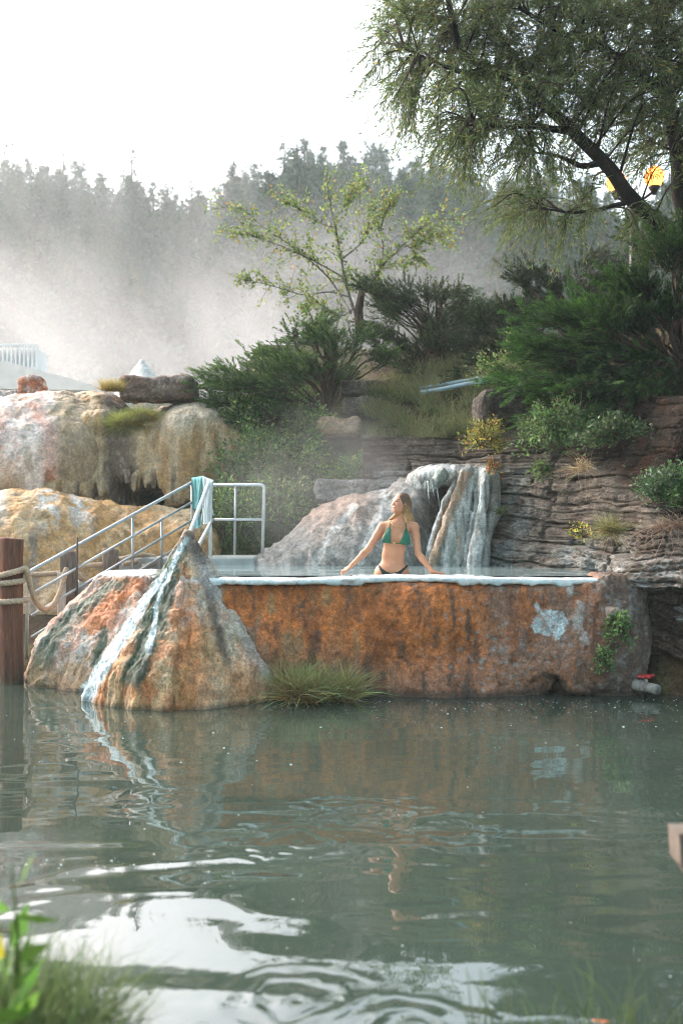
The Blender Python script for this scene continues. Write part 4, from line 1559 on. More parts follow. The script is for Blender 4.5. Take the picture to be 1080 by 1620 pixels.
# ------------------------------------------------------------------ two blue pipes lying on the bank
BLUE = plain_mat('pale_blue_pipe', (.24, .36, .43), .6, .3, var=.2)
for lab, pts in (('upper of two pale blue pipes lying on the bank', [(664, 615, 16.2), (700, 609, 16.0), (735, 603, 15.8), (790, 595, 15.5)]),
                 ('lower of two pale blue pipes lying on the bank', [(666, 621, 16.0), (702, 615, 15.8), (735, 608, 15.6), (790, 600, 15.3)])):
    pts = [P(*q) for q in pts]
    for q in pts: q[2] = max(q[2], float(ground_z(q[:1], q[1:2])[0]) + .05)
    o = mesh_obj('water_pipe', *tube(pts, .034, 12), BLUE)
    set_props(o, lab, 'pipe', 'blue pipes on the bank')


# ------------------------------------------------------------------ pale building and louvred unit in the steam, left
def build_far_left():
    Y = 24.
    rt = thing('pool_building', 'pale low sloping roof half lost in steam at the left', 'building', P(20, 640, Y))
    CREAM = plain_mat('cream_render', (.70, .66, .62), .9, .15, var=.12, scale=3)
    a = P(-260, 645, Y)
    mb = MB()
    z0, z1, zr = 1.6, P(0, 612, Y)[2], P(0, 578, Y)[2]
    x0, x1 = P(-330, 0, Y)[0], P(152, 0, Y)[0]
    mb.add(*box(((x0 + x1) / 2 - .3, Y + 3, (z0 + z1) / 2), ((x1 - x0) / 2 - .45, 2.8, (z1 - z0) / 2), .02))
    mb.build('wall', CREAM, rt, False)
    V = np.array([[x0, Y - .3, z1], [x1, Y - .3, z1 - .12], [x1, Y + 6.2, z1 - .12], [x0, Y + 6.2, z1], [x0, Y - .3, zr + .15], [P(18, 0, Y)[0], Y - .3, zr + .05], [P(18, 0, Y)[0], Y + 6.2, zr + .05], [x0, Y + 6.2, zr + .15], [x1, Y - .3, z1], [x1, Y + 6.2, z1]])
    Fq = [np.array([[4, 5, 6, 7], [5, 8, 9, 6], [0, 3, 2, 1], [1, 2, 9, 8], [0, 4, 7, 3]]), np.array([[0, 1, 8, 5, 4], [3, 7, 6, 9, 2]])]
    mesh_obj('roof', V, Fq, plain_mat('pale_roof', (.76, .71, .66), .9, .15, var=.12, scale=4), rt, False)
    WH = plain_mat('white_paint', (.72, .72, .70), .6, .3, var=.08)
    x0, x1 = P(-40, 0, Y)[0], P(57, 0, Y)[0]
    zb, zt = P(0, 583, Y)[2], P(0, 542, Y)[2]
    rt = thing('louvred_unit', 'white slatted box standing on the pale roof in the steam', 'vent unit', ((x0 + x1) / 2, Y + .5, zb))
    mb = MB()
    mb.add(*box(((x0 + x1) / 2, Y + .7, (zb + zt) / 2 - .02), ((x1 - x0) / 2 - .05, .45, (zt - zb) / 2 - .06), .02))
    mb.build('housing', plain_mat('grey_white_sheet', (.62, .63, .63), .7, .3, var=.1), rt, False)
    mb = MB()
    for z in (zb + .03, zt - .03): mb.add(*box(((x0 + x1) / 2, Y + .17, z), ((x1 - x0) / 2, .035, .03), .008))
    for x in np.linspace(x0 + .03, x1 - .03, 15): mb.add(*box((x, Y + .17, (zb + zt) / 2), (.022, .028, (zt - zb) / 2 - .06), .006))
    mb.build('grille', WH, rt, False)


build_far_left()

# ------------------------------------------------------------------ lamp post, lit
def build_lamp():
    Y = 15.6
    rt = thing('lamp_post', 'dark lamp post with two lit warm globes behind the willow limb', 'street lamp', P(1001, 520, Y))
    BLK = plain_mat('black_iron', (.025, .027, .028), .5, .4, .3)
    mesh_obj('post', *tube([P(1001, 560, Y), P(1001, 440, Y), P(1001, 318, Y)], [.075, .062, .05], 14), BLK, rt)
    arm = mesh_obj('arm', *tube([P(973, 312, Y), P(987, 318, Y), P(1001, 320, Y), P(1018, 314, Y), P(1033, 303, Y)], .022, 10), BLK, rt)
    t = NT('lit_globe')
    e = t.n('Emission')
    e.inputs['Color'].default_value = (1, .17, .030, 1)
    e.inputs['Strength'].default_value = LAMP
    t.l(e.outputs[0], t.out.inputs['Surface'])
    for (px_, py_) in ((1034, 280), (974, 288)):
        c = P(px_, py_, Y)
        g = mesh_obj('globe', *sphere(c, (.150, .150, .165), 24, 16), t.m, arm)
        mb = MB()
        mb.add(*tube([c - [0, 0, .27], c - [0, 0, .215], c - [0, 0, .165], c - [0, 0, .145]], [.03, .055, .085, .09], 14))
        mb.build('collar', BLK, arm)


build_lamp()

# ------------------------------------------------------------------ plank end poking in at the right edge
rt = thing('bench_end', 'blurred pale timber end jutting in low at the right photo edge', 'bench', (1.6, 3.5, .3))
WD = plain_mat('bare_timber', (.13, .11, .09), .8, .2, var=.4, scale=5, stretch=(.6, 4, 4))
V = np.array([[1.150, 3.45, .650], [2.1, 3.45, .650], [2.1, 3.45, .46], [1.215, 3.45, .46], [1.158, 3.45, .54]])
V = np.concatenate([V, V + [0, .12, 0]])
mesh_obj('plank', V, [np.array([[0, 4, 3, 2, 1], [5, 6, 7, 8, 9]]), np.array([[0, 1, 6, 5], [1, 2, 7, 6], [2, 3, 8, 7], [3, 4, 9, 8], [4, 0, 5, 9]])], WD, rt, False)
mesh_obj('leg', *box((1.75, 3.62, -.1), (.05, .045, .6), .01), WD, rt, False)
# ================================================================== plants
LEAF = leaf_mat('leaf', .4)
NEEDLE = leaf_mat('needle', .25, .2)
FAR = leaf_mat('far_needle', .06, .05)
BARK = rock_mat('bark', 30, .9, .9, .15, stretch=(1, 1, .3), dist=.02)
G_JUN = np.array([.045, .080, .030]); G_WEED = np.array([.085, .13, .045]); G_WIL = np.array([.085, .115, .04])


def bank(x, y):
    return float(ground_z(np.array([x]), np.array([y]))[0])


def shrub(name, label, base, size, nstem, nleaf, L, W, col, group=None, tip=None, tipfrac=.2, lean=(0, 0, .2), seed=1, droop=0., cat='shrub', bunch=.10, stemcol=(.11, .075, .05), jit=.3, low=0.):
    rng = np.random.default_rng(seed)
    base = np.asarray(base, float)
    rt = thing(name, label, cat, base, group)
    st, lp, ld, lc = MB(), [], [], []
    per = max(1, nleaf // nstem)
    for k in range(nstem):
        d = rand_dir(1, rng)[0]
        d[2] = abs(d[2]) * (1 - low) + rng.uniform(-.3, .3) * low
        d = unit(d) * rng.uniform(.55, 1.0)
        end = base + np.asarray(lean) + d * size
        mid = lerp(base, end, .5) + rng.normal(0, .12, 3) * size + [0, 0, .12 * size[2]]
        end = end - np.array([0, 0, droop * rng.random() * size[2]])
        p = spline([base + rng.normal(0, .08, 3) * size * [1, 1, 0], mid, end], 16)
        st.add(*tube(p, np.linspace(.008, .0025, len(p)) * max(1, min(size) * 1.4), 5), stemcol)
        t = rng.beta(2.4, 1.2, per)
        q = np.stack([np.interp(t * (len(p) - 1), np.arange(len(p)), p[:, c]) for c in range(3)], 1)
        q += rng.normal(0, bunch, (per, 3)) * np.asarray(size) * (.4 + t[:, None])
        lp.append(q)
        ld.append(unit(d * .6 + rng.normal(0, .7, (per, 3)) + [0, 0, .15 - droop * .6]))
        c = np.broadcast_to(np.asarray(col, float), (per, 3)).copy() * np.exp(rng.normal(0, .18))
        if tip is not None:
            m = rng.random(per) < tipfrac * (.4 + 1.2 * t)
            c[m] = np.asarray(tip)
        lc.append(c)
    st.build('stems', BARK, rt)
    lp, ld, lc = map(np.concatenate, (lp, ld, lc))
    V, Q, C = leaves(lp, ld, L * rng.uniform(.6, 1.25, len(lp)), W * rng.uniform(.7, 1.2, len(lp)), lc, jit, rng=rng)
    mesh_obj('foliage', V, Q, LEAF, rt, False, C)
    return rt


def tuft(name, label, pts, n, L, W, col, tip, droop=.5, spread=.35, seed=1, group=None, cat='grass', kind=None, lean=(0, 0, 0)):
    """grass: blades rooted within ellipses (centre, rx, ry)"""
    rng = np.random.default_rng(seed)
    B = []
    for (c, rx, ry), m in zip(pts, np.full(len(pts), n // len(pts))):
        a = rng.uniform(0, 2 * np.pi, m); r = np.sqrt(rng.random(m))
        q = np.stack([c[0] + rx * r * np.cos(a), c[1] + ry * r * np.sin(a), np.full(m, c[2])], 1)
        B.append(q)
    B = np.concatenate(B)
    D = unit(np.array([0, 0, 1.]) + rng.normal(0, spread, B.shape) + np.asarray(lean))
    V, Q, C = blades(B, D, L * rng.uniform(.45, 1.2, len(B)), W, col, tip, droop, 4, .25, rng)
    o = mesh_obj(name, V, Q, LEAF, None, False, C)
    return set_props(o, label, cat, group, kind)


# ------------------------------------------------------------------ junipers
def juniper(label, base, tips, nside, sprays, L, col, seed, tipcol=None, group='junipers on the bank', dens=60, thick=.022, spread=.26):
    rng = np.random.default_rng(seed)
    base = np.asarray(base, float)
    rt = thing('juniper', label, 'juniper', base, group)
    br, P_, D_, C_ = MB(), [], [], []
    for tip in tips:
        tip = np.asarray(tip, float)
        ln = np.linalg.norm(tip - base)
        hz = np.hypot(*(tip - base)[:2])
        st = base + (tip - base) * [.30, .30, 0] * rng.uniform(.5, 1.1)
        st[2] = max(base[2], tip[2] - .34 * hz - .05)       # boughs spread almost level from the leaning stems
        mid = lerp(st, tip, .5) + rng.normal(0, .05, 3) * ln + np.array([0, 0, .03 * ln])
        br.add(*tube([base, lerp(base, st, .5) + rng.normal(0, .04, 3), st], thick * 1.1, 6), (.09, .06, .042))
        p = spline([st, mid, tip], 22)
        br.add(*tube(p, np.linspace(thick, .006, len(p)), 6), (.09, .06, .042))
        axis = unit(tip - mid)
        for k in range(nside):
            t = rng.uniform(.30, 1.0) ** .75
            q = np.array([np.interp(t * (len(p) - 1), np.arange(len(p)), p[:, c]) for c in range(3)])
            d = unit(axis * 1.0 + rng.normal(0, spread, 3) * [1, 1, .45] + [0, 0, .10])
            l2 = ln * rng.uniform(.06, .16) * (1.25 - .6 * t)
            br.add(*tube([q, q + d * l2], [.006, .002], 4, None, False), (.09, .065, .04))
            for s in range(sprays):
                c0 = q + d * l2 * rng.uniform(.2, 1.0) + rng.normal(0, .015, 3)
                dd = unit(d + rng.normal(0, .34, 3) * [1, 1, .45] + [0, 0, .06])
                n = dens
                tt = np.sqrt(rng.random(n))
                sl = L * rng.uniform(2.4, 4.8)
                w = (1 - .8 * tt)[:, None] * sl * .065
                P_.append(c0 + dd * (tt * sl)[:, None] + rng.normal(0, 1, (n, 3)) * w)
                D_.append(unit(dd + rng.normal(0, .24, (n, 3))))
                base_c = np.asarray(col) * np.exp(rng.normal(-.15, .35))
                c = np.broadcast_to(base_c, (n, 3)).copy()
                if tipcol is not None:
                    c = c + (np.asarray(tipcol) - c) * (np.clip(tt * t, 0, 1) ** 2.2)[:, None]  # top light painted on: sprays lighten to the tips, dark inside
                C_.append(c)
    br.build('branches', BARK, rt)
    P_, D_, C_ = map(np.concatenate, (P_, D_, C_))
    n = len(P_)
    V, Q, C = leaves(P_, D_, L * .55 * rng.uniform(.6, 1.3, n), L * .11, C_, .2, .1, rng)
    mesh_obj('foliage', V, Q, NEEDLE, rt, False, C)
    return rt


def tips_px(lst, Y, rng, dy=.5, extra=0):
    out = []
    for (a, b) in lst:
        out.append(P(a, b, Y + rng.normal(0, dy)))
        for _ in range(extra):
            out.append(P(a + rng.normal(0, 16), b + abs(rng.normal(0, 14)), Y + rng.normal(0, dy)))
    return out


def tips_layers(lst, Y, rng, dy, extra):
    # the boughs of a spreading juniper lie in shelves one above the other
    out = []
    for a, b in lst:
        for _ in range(1 + extra):
            b2 = round((b + rng.normal(0, 8)) / 50.) * 50 + 8 + rng.normal(0, 5)
            out.append(P(a + rng.normal(0, 12), b2, Y + rng.normal(0, dy)))
    return out


rng = np.random.default_rng(40)
juniper('bright green juniper arching left over the domes, below the slender tree', P(520, 650, 16.9),
        tips_px([(335, 600), (338, 632), (360, 590), (385, 612), (410, 578), (440, 560), (470, 545), (495, 530), (505, 522), (530, 540), (560, 540), (585, 560), (425, 610), (460, 590), (390, 640), (440, 635), (490, 580), (530, 590), (350, 615)], 16.4, rng, .35, 2),
        14, 2, .095, G_JUN * [.8, .95, .75], 41, (.15, .26, .065), dens=52)
juniper('greyish spreading juniper with bare twisted limbs in the middle of the bank', P(690, 610, 17.6),
        tips_px([(600, 455), (640, 462), (620, 470), (605, 490), (690, 470), (720, 465), (745, 490), (770, 500), (790, 520), (800, 560), (740, 540), (700, 550), (660, 560), (640, 580), (610, 530), (680, 520), (760, 560), (725, 510)], 17.4, rng, .4, 3),
        12, 2, .10, G_JUN * [.8, .82, .7], 43, (.11, .15, .06), dens=50)
juniper('dark upright juniper in front of the lamp post', P(905, 545, 16.2),
        tips_px([(820, 440), (845, 430), (870, 455), (900, 450), (925, 425), (945, 418), (965, 430), (850, 480), (890, 490), (930, 470), (960, 490), (805, 500), (830, 520)], 16.0, rng, .3, 1),
        12, 2, .10, G_JUN * [.6, .6, .5], 47, (.06, .075, .035), dens=50)
rng = np.random.default_rng(44)
juniper('large feathery deep green juniper sweeping over the cliff at the right', P(1075, 575, 12.9),
        tips_layers([(830, 590), (850, 560), (838, 610), (870, 530), (895, 520), (865, 575), (920, 500), (940, 480), (965, 470), (990, 455), (1010, 440), (1035, 425), (1060, 415), (1085, 420), (900, 610), (930, 640), (860, 640), (960, 600), (990, 630), (920, 560), (960, 530),
                 (1000, 510), (1040, 480), (1080, 500), (1120, 440), (1150, 520), (1030, 560), (1060, 620), (1100, 620), (880, 545), (1000, 580), (905, 585)], 12.5, rng, .45, 1),
        18, 2, .12, G_JUN * [.36, .50, .34], 53, (.085, .19, .035), dens=64)
rng = np.random.default_rng(45)
juniper('shaded low juniper behind the large feathery one', P(800, 590, 16.4),
        tips_px([(745, 545), (770, 520), (800, 500), (830, 500), (860, 510), (790, 560), (830, 560), (870, 560), (760, 580)], 16.2, rng, .3, 1),
        12, 2, .10, G_JUN * [.6, .65, .5], 59, (.06, .085, .035), dens=50)


# ------------------------------------------------------------------ slender tree
def build_sapling():
    rng = np.random.default_rng(61)
    Y = 17.4
    base = P(569, 520, Y)
    rt = thing('young_tree', 'slender yellow green tree with sparse leaves standing in the steam', 'tree', base)
    tr = MB()
    main = [(569, 530), (567, 490), (572, 462)]
    limbs = [([(569, 512), (556, 480), (545, 440), (538, 400), (528, 350), (518, 300), (513, 258)], .05, .010),
             ([(571, 470), (574, 458), (592, 440), (610, 415), (640, 385), (665, 362), (690, 348), (735, 347)], .042, .008),
             ([(555, 495), (540, 470), (520, 440), (490, 412), (455, 385), (420, 362), (380, 330), (335, 330)], .034, .007),
             ([(553, 470), (520, 462), (480, 466), (440, 455), (405, 446), (378, 442)], .026, .006),
             ([(545, 440), (510, 420), (470, 400), (420, 380), (380, 370), (345, 362)], .026, .006),
             ([(540, 410), (570, 385), (590, 350), (585, 300), (566, 285)], .024, .006),
             ([(600, 428), (606, 395), (602, 360), (615, 330), (622, 320)], .022, .006),
             ([(530, 360), (500, 350), (470, 330), (445, 318)], .018, .005),
             ([(528, 350), (548, 320), (560, 296)], .018, .005),
             ([(640, 385), (655, 400), (650, 420)], .018, .005), ([(560, 488), (535, 500), (500, 478), (484, 486)], .018, .005), ([(620, 405), (650, 385), (690, 370), (712, 372)], .016, .005)]
    tr.add(*tube([P(a, b, Y) for a, b in main], [.085, .075, .06], 12), (.13, .09, .065))
    LP, LD = [], []
    for pts, r0, r1 in limbs:
        n = len(pts)
        off = np.cumsum(rng.normal(0, .16, n)) * (r0 < .05) + 0
        p = spline([P(a, b, Y + off[k] - off[0]) for k, (a, b) in enumerate(pts)], 60)
        tr.add(*tube(p, np.linspace(r0, r1, len(p)) * .62, 8), (.20, .18, .15))
        m = len(p)
        for k in range(int(9 + 1.6 * n * 3)):
            t = rng.uniform(.25, 1.0)
            i = min(m - 2, int(t * (m - 1)))
            ax = unit(p[min(i + 3, m - 1)] - p[max(i - 3, 0)])
            d = unit(ax * .7 + rng.normal(0, .7, 3) + [0, 0, .25])
            ln = rng.uniform(.15, .62) * (1.15 - .5 * t)
            tw = spline([p[i], p[i] + d * ln * .5 + [0, 0, .02], p[i] + d * ln], 8)
            tr.add(*tube(tw, np.linspace(.006, .0022, len(tw)), 5, None, False), (.16, .13, .09))
            for s in range(int(ln * 32) + 4):
                u = rng.uniform(.1, 1.05)
                c = tw[0] + (tw[-1] - tw[0]) * u + rng.normal(0, .035, 3)
                LP.append(c); LD.append(unit(d * .5 + rng.normal(0, .7, 3) + [0, 0, -.1]))
    tr.build('trunk', BARK, rt)
    LP, LD = np.array(LP), np.array(LD)
    n = len(LP)
    pal = np.array([[.21, .29, .075], [.30, .35, .10], [.15, .23, .065], [.36, .24, .06], [.11, .17, .05]])
    c = pal[rng.choice(5, n, p=[.36, .28, .22, .06, .08])]
    V, Q, C = leaves(LP, LD, rng.uniform(.042, .080, n), rng.uniform(.032, .054, n), c, .22, .2, rng)
    mesh_obj('crown', V, Q, LEAF, rt, False, C)


build_sapling()


# ------------------------------------------------------------------ the willow
def build_willow():
    rng = np.random.default_rng(71)
    base = P(1150, 560, 13.0)
    rt = thing('willow_tree', 'big willow with leaning dark limbs and drooping narrow leaves at upper right', 'tree', base)
    tr = MB()
    limbs = [
        ([(1155, 570, 13.0), (1120, 440, 12.9), (1075, 385, 12.8), (1030, 345, 12.7), (990, 305, 12.6), (955, 258, 12.5), (905, 205, 12.4), (845, 150, 12.2), (780, 112, 12.0), (735, 85, 11.9), (715, 30, 11.8), (705, -40, 11.7)], .125, .03),
        ([(1150, 560, 13.1), (1105, 400, 13.2), (1076, 320, 13.2), (1068, 240, 13.2), (1052, 140, 13.1), (1040, 40, 13.0), (1030, -80, 12.9)], .105, .07),
        ([(955, 258, 12.5), (920, 262, 12.6), (880, 245, 12.7), (840, 240, 12.8)], .045, .012),
        ([(1055, 150, 13.1), (1000, 110, 12.7), (940, 70, 12.3), (880, 45, 12.0), (820, 10, 11.8)], .07, .02),
        ([(905, 205, 12.4), (850, 200, 12.0), (790, 200, 11.6), (740, 190, 11.4)], .05, .012),
        ([(1052, 140, 13.1), (1090, 80, 13.3), (1130, 10, 13.5)], .09, .04),
        ([(845, 150, 12.2), (800, 70, 12.4), (760, 10, 12.6), (735, -50, 12.8)], .05, .02),
        ([(780, 112, 12.0), (720, 110, 11.8), (670, 90, 11.6), (630, 70, 11.5)], .035, .01),
        ([(1000, 318, 12.65), (960, 330, 12.4), (910, 335, 12.2), (860, 330, 12.0)], .035, .01),
        ([(1068, 240, 13.2), (1110, 220, 13.6), (1160, 180, 14.0)], .06, .02),
        ([(1040, 40, 13.0), (980, -20, 12.8), (900, -60, 12.6)], .06, .02),
    ]
    lp = []
    for pts, r0, r1 in limbs:
        p = spline([P(*q) for q in pts], 14 * len(pts))
        wob = .04 * np.stack([fbm(p * 1.5 + k * 9, 2, 72) for k in range(3)], 1)
        tr.add(*tube(p + wob, np.linspace(r0, r1, len(p)), 12), (.026, .02, .016))
        lp.append(p)
    over = [np.array(q, float) for q in ((4.0, 12.9, 8.6), (4.2, 11.6, 9.6), (3.8, 10.2, 9.8), (3.2, 8.8, 9.4))]
    p = spline(over, 40)
    tr.add(*tube(p, np.linspace(.10, .03, len(p)), 10), (.045, .032, .024))
    lp.append(p)
    allp = np.concatenate(lp)
    # places the leafy branches reach to: polygon in the photo, at several depths
    poly = np.array([(640, -60), (615, 5), (600, 55), (585, 82), (600, 110), (612, 150), (635, 185), (640, 215), (668, 235), (690, 262), (720, 268), (742, 300), (775, 330), (800, 352), (850, 362), (890, 372), (940, 360), (985, 352), (1010, 372), (1060, 395), (1110, 380), (1200, 300), (1200, -60)], float)

    def inside(x, y):
        r = False
        for (ax, ay), (bx, by) in zip(poly, np.roll(poly, -1, 0)):
            if (ay > y) != (by > y) and x < (bx - ax) * (y - ay) / (by - ay) + ax: r = not r
        return r

    targets = []
    while len(targets) < 520:
        x, y = rng.uniform(580, 1190), rng.uniform(-55, 400)
        if not inside(x, y): continue
        dens = np.interp(x, [580, 680, 780, 900, 1200], [.36, .55, .85, 1, .8]) * np.interp(y, [-60, 200, 290, 400], [1, 1, .5, .22])
        if 930 < x < 1075 and 225 < y < 330 and rng.random() < (.97 if x > 990 and 245 < y < 325 else .7): continue
        if y > 268 and 880 < x < 1050 and rng.random() < .45: continue
        if rng.random() < dens: targets.append((x, y))
    for x, y in zip(*poly.T):        # outline sprays
        if x < 1100:
            for _ in range(2): targets.append((x + rng.normal(4, 10), y + rng.normal(-4, 10)))
    for _ in range(5):     # sprays hanging round the lamp globes
        targets.append((rng.uniform(955, 1062), rng.uniform(238, 300), 15.25 + rng.normal(0, .18)))
    targets += [(0, -900)] * 300
    LP, LD, LL = [], [], []
    for (x, y, *far) in targets:
        if far:
            T = P(x, y, far[0])
        elif y > -500:
            T = P(x, y, 12.3 + rng.normal(0, .75) + .4 * (x > 950) + (.9 if rng.random() < .7 else -.1) * float(ss(820, 900, x) * ss(150, 220, y)))
        else:                    # the crown goes on above the picture, over the cliff
            T = np.array([rng.uniform(.9, 7.0), rng.uniform(7.5, 14), 0])
            T[2] = 2.1 + .5575 * T[1] + 2.4 * rng.random()
        d = np.linalg.norm((allp - T) * [1, .6, 1], axis=1) + rng.uniform(0, .5, len(allp))
        if y <= -500: d = d + 99 * (allp[:, 2] < 1.9 + .5575 * allp[:, 1])
        A = allp[d.argmin()]
        span = np.linalg.norm(T - A)
        mid = lerp(A, T, .55) + np.array([0, 0, .16 * span]) + rng.normal(0, .05 * span, 3)
        p = spline([A, mid, T], 18)
        tr.add(*tube(p, np.linspace(min(.022, .006 + .012 * span), .003, len(p)), 5, None, False), (.055, .04, .028))
        ax0 = unit(p[-1] - p[-6])
        for k in range(11):
            t = rng.uniform(.30, 1.0)
            i = int(t * (len(p) - 1))
            ax = unit(p[min(i + 2, len(p) - 1)] - p[max(i - 2, 0)])
            dd = unit(ax * .75 + rng.normal(0, .42, 3) + [-.08, 0, -.02])
            ln = rng.uniform(.22, .55)
            tp = np.linspace(0, 1, 7)[:, None]
            tw = p[i] + dd * ln * tp + np.array([0, 0, -1.]) * ln * .30 * tp ** 2
            tr.add(*tube(tw, np.linspace(.0035, .0012, 7), 3, None, False), (.10, .085, .04))
            n = int(ln / .021)
            u = (np.arange(n) + rng.random(n)) / n
            c = np.stack([np.interp(u * 6, np.arange(7), tw[:, q]) for q in range(3)], 1)
            side = unit(np.cross(dd, rng.normal(size=3)))
            sg = np.where(np.arange(n) % 2, 1, -1)[:, None]
            LP.append(c)
            LD.append(unit(dd * .85 + side * sg * .55 + rng.normal(0, .18, (n, 3)) + [0, 0, -.25]))
    tr.build('trunk', BARK, rt)
    LP, LD = np.concatenate(LP), np.concatenate(LD)
    n = len(LP)
    pal = np.array([[.105, .155, .044], [.15, .20, .062], [.075, .11, .036], [.30, .26, .06]])
    c = pal[rng.choice(4, n, p=[.5, .3, .16, .04])]
    V, Q, C = leaves(LP, LD, rng.uniform(.055, .095, n), rng.uniform(.012, .018, n), c, .22, .2, rng)
    mesh_obj('crown', V, Q, LEAF, rt, False, C)


build_willow()


# ------------------------------------------------------------------ green bank: shrubs between the domes and the falls
SH = 'leafy shrubs on the misty bank'
def Pg(px_, Y):
    x = (px_ - 540) * Y / F
    return np.array([x, Y, bank(x, Y)])


shr = [
    (372, 14.9, (.62, .5, .85), 'pale green shrub standing right behind the deck railing'),
    (440, 15.1, (.60, .5, .80), 'bushy green shrub between the railing and the mineral apron'),
    (352, 15.8, (.55, .5, .80), 'tall weedy shrub against the right flank of the ochre overhang'),
    (405, 15.9, (.60, .5, .75), 'green shrub in the second row behind the railing'),
    (470, 15.9, (.62, .5, .62), 'rounded green shrub above the foot of the mineral apron'),
    (378, 16.6, (.55, .5, .65), 'feathery shrub directly under the arching juniper'),
    (450, 16.7, (.60, .5, .60), 'dark green shrub under the trunk of the arching juniper'),
    (530, 15.7, (.62, .45, .50), 'low green shrub below the tan sandstone block'),
    (590, 15.5, (.55, .4, .42), 'low misty shrub left of the layered ledge'),
    (500, 16.5, (.50, .4, .42), 'small shrub left of the tan sandstone block'),
]
for k, (px_, Y, sz, lab) in enumerate(shr):
    g = G_WEED * [(1.0, 1.05, 1.0), (1.15, 1.1, .9), (.95, 1.0, 1.1)][k % 3]
    shrub('shrub', lab, Pg(px_, Y) - [0, 0, .05], np.array(sz) * 1.05, 40, 2600, .080, .027, g * [1.25, 1.5, 1.1], SH, (.28, .37, .11), .22, (0, -.1, .12), 200 + k, bunch=.085, low=.15)

# tall flower-headed weeds in front of that bank
rng = np.random.default_rng(90)
for k, (px_, Y, lab) in enumerate([(300, 14.4, 'wispy weed left of the towels below the cave'), (345, 14.7, 'wispy weed seen through the deck railing'), (425, 14.5, 'wispy weed at the right end of the deck railing')]):
    shrub('weed_plant', lab, Pg(px_, Y), (.3, .25, .55), 16, 520, .05, .012, G_WEED * 1.25, 'wispy weeds at the deck', (.24, .24, .10), .25, (0, 0, .2), 230 + k, cat='weed', bunch=.06)

# grass slope above the ledge
g = []
for k in range(60):
    x_, t = 590 + 190 * rng.random(), rng.random()
    Y = lerp(15.0, 16.9, t)
    g.append((Pg(x_, Y), .25, .25))
tuft('bank_grass', 'fine pale green grass sloping down behind the layered ledge', g, 15000, .42, .006, (.13, .16, .06), (.36, .36, .17), .6, .35, 301, kind='stuff')
g = [(Pg(345 + 260 * rng.random(), lerp(14.6, 17.2, rng.random())), .3, .3) for k in range(70)]
tuft('weedy_grass', 'green weeds and grass covering the misty bank', g, 9000, .30, .008, (.075, .11, .04), (.17, .21, .09), .5, .4, 302, kind='stuff')

# tufts on the domes
tuft('grass_tuft', 'green tuft with rusty base growing in the notch between the domes', [(P(205, 672, 15.75), .22, .25), (P(228, 664, 15.8), .2, .2), (P(192, 676, 15.7), .12, .15)], 3600, .34, .007, (.36, .18, .06), (.27, .40, .10), .9, .55, 303, 'grass tufts', lean=(-.1, -.35, 0))
tuft('grass_tuft', 'short yellow tuft left of the flat brown boulder', [(P(178, 618, 16.1), .17, .15)], 900, .24, .007, (.34, .24, .06), (.42, .36, .12), .4, .5, 304, 'grass tufts')
tuft('grass_tuft', 'rusty based green tuft at the water between the mound and the wall', [(P(468, 1107, 9.75), .14, .12), (P(485, 1112, 9.8), .16, .12), (P(540, 1112, 9.82), .12, .06)], 2300, .52, .010, (.42, .17, .055), (.24, .37, .16), .75, .42, 305, 'grass tufts', lean=(.12, -.12, 0))

# yellow shrub in front of the ledge, right of the falls
shrub('shrub', 'yellow green shrub spilling over the rocks above the mineral columns', P(765, 708, 13.0), (.33, .3, .42), 34, 1150, .05, .024, (.24, .27, .055), None, (.40, .27, .05), .25, (0, -.05, .02), 241, .25)
shrub('shrub', 'small rusty tipped sprig hanging below the yellow green shrub', P(778, 735, 12.9), (.14, .14, .25), 10, 170, .045, .022, (.26, .24, .05), None, (.42, .16, .04), .5, (0, -.05, -.12), 242, .4)
shrub('shrub', 'airy green shrub with a tall shoot left of the large juniper', P(800, 605, 14.3), (.50, .4, .42), 30, 1300, .065, .032, (.13, .19, .055), None, (.22, .27, .09), .3, (0, -.1, .1), 243)
shrub('shrub', 'single upright leafy shoot above the airy green shrub', P(805, 590, 14.2), (.07, .07, .62), 4, 150, .07, .034, (.13, .19, .055), None, (.22, .27, .09), .3, (.0, 0, .15), 244)
shrub('vine', 'bright green creeper with round leaves trailing over the dark soil', P(885, 685, 11.85), (.55, .35, .50), 40, 2200, .055, .034, (.085, .16, .05), None, (.15, .24, .07), .3, (-.05, -.15, -.12), 245, .35, 'creeper')
shrub('vine', 'dull green creeper below the feathery juniper, left of the bright one', P(845, 690, 12.4), (.35, .3, .40), 24, 1300, .05, .02, (.065, .115, .045), None, (.12, .17, .06), .3, (0, -.15, -.02), 246, .35, 'creeper')
shrub('shrub', 'green bush with tiny white flowers at the right photo edge', P(1050, 790, 9.8), (.36, .28, .38), 44, 3000, .046, .018, (.06, .115, .045), None, (.34, .36, .34), .035, (0, -.1, .02), 247, .1)
shrub('shrub', 'fresh green sprays at the far right over the rock lip', P(1085, 800, 9.65), (.24, .22, .36), 22, 1300, .05, .012, (.09, .19, .045), None, None, 0, (0, -.1, .05), 248)
shrub('vine', 'dark ivy patch on the needle strewn soil under the feathery juniper', P(960, 690, 11.0), (.45, .3, .30), 30, 1300, .055, .03, (.05, .09, .035), None, (.10, .15, .05), .25, (0, -.15, -.05), 253, .3, 'creeper')
shrub('vine', 'small green creeper on the shale left of the straw tuft', P(855, 745, 12.0), (.22, .2, .22), 16, 520, .05, .022, (.08, .13, .045), None, (.14, .20, .07), .25, (0, -.12, -.08), 254, .5, 'creeper')
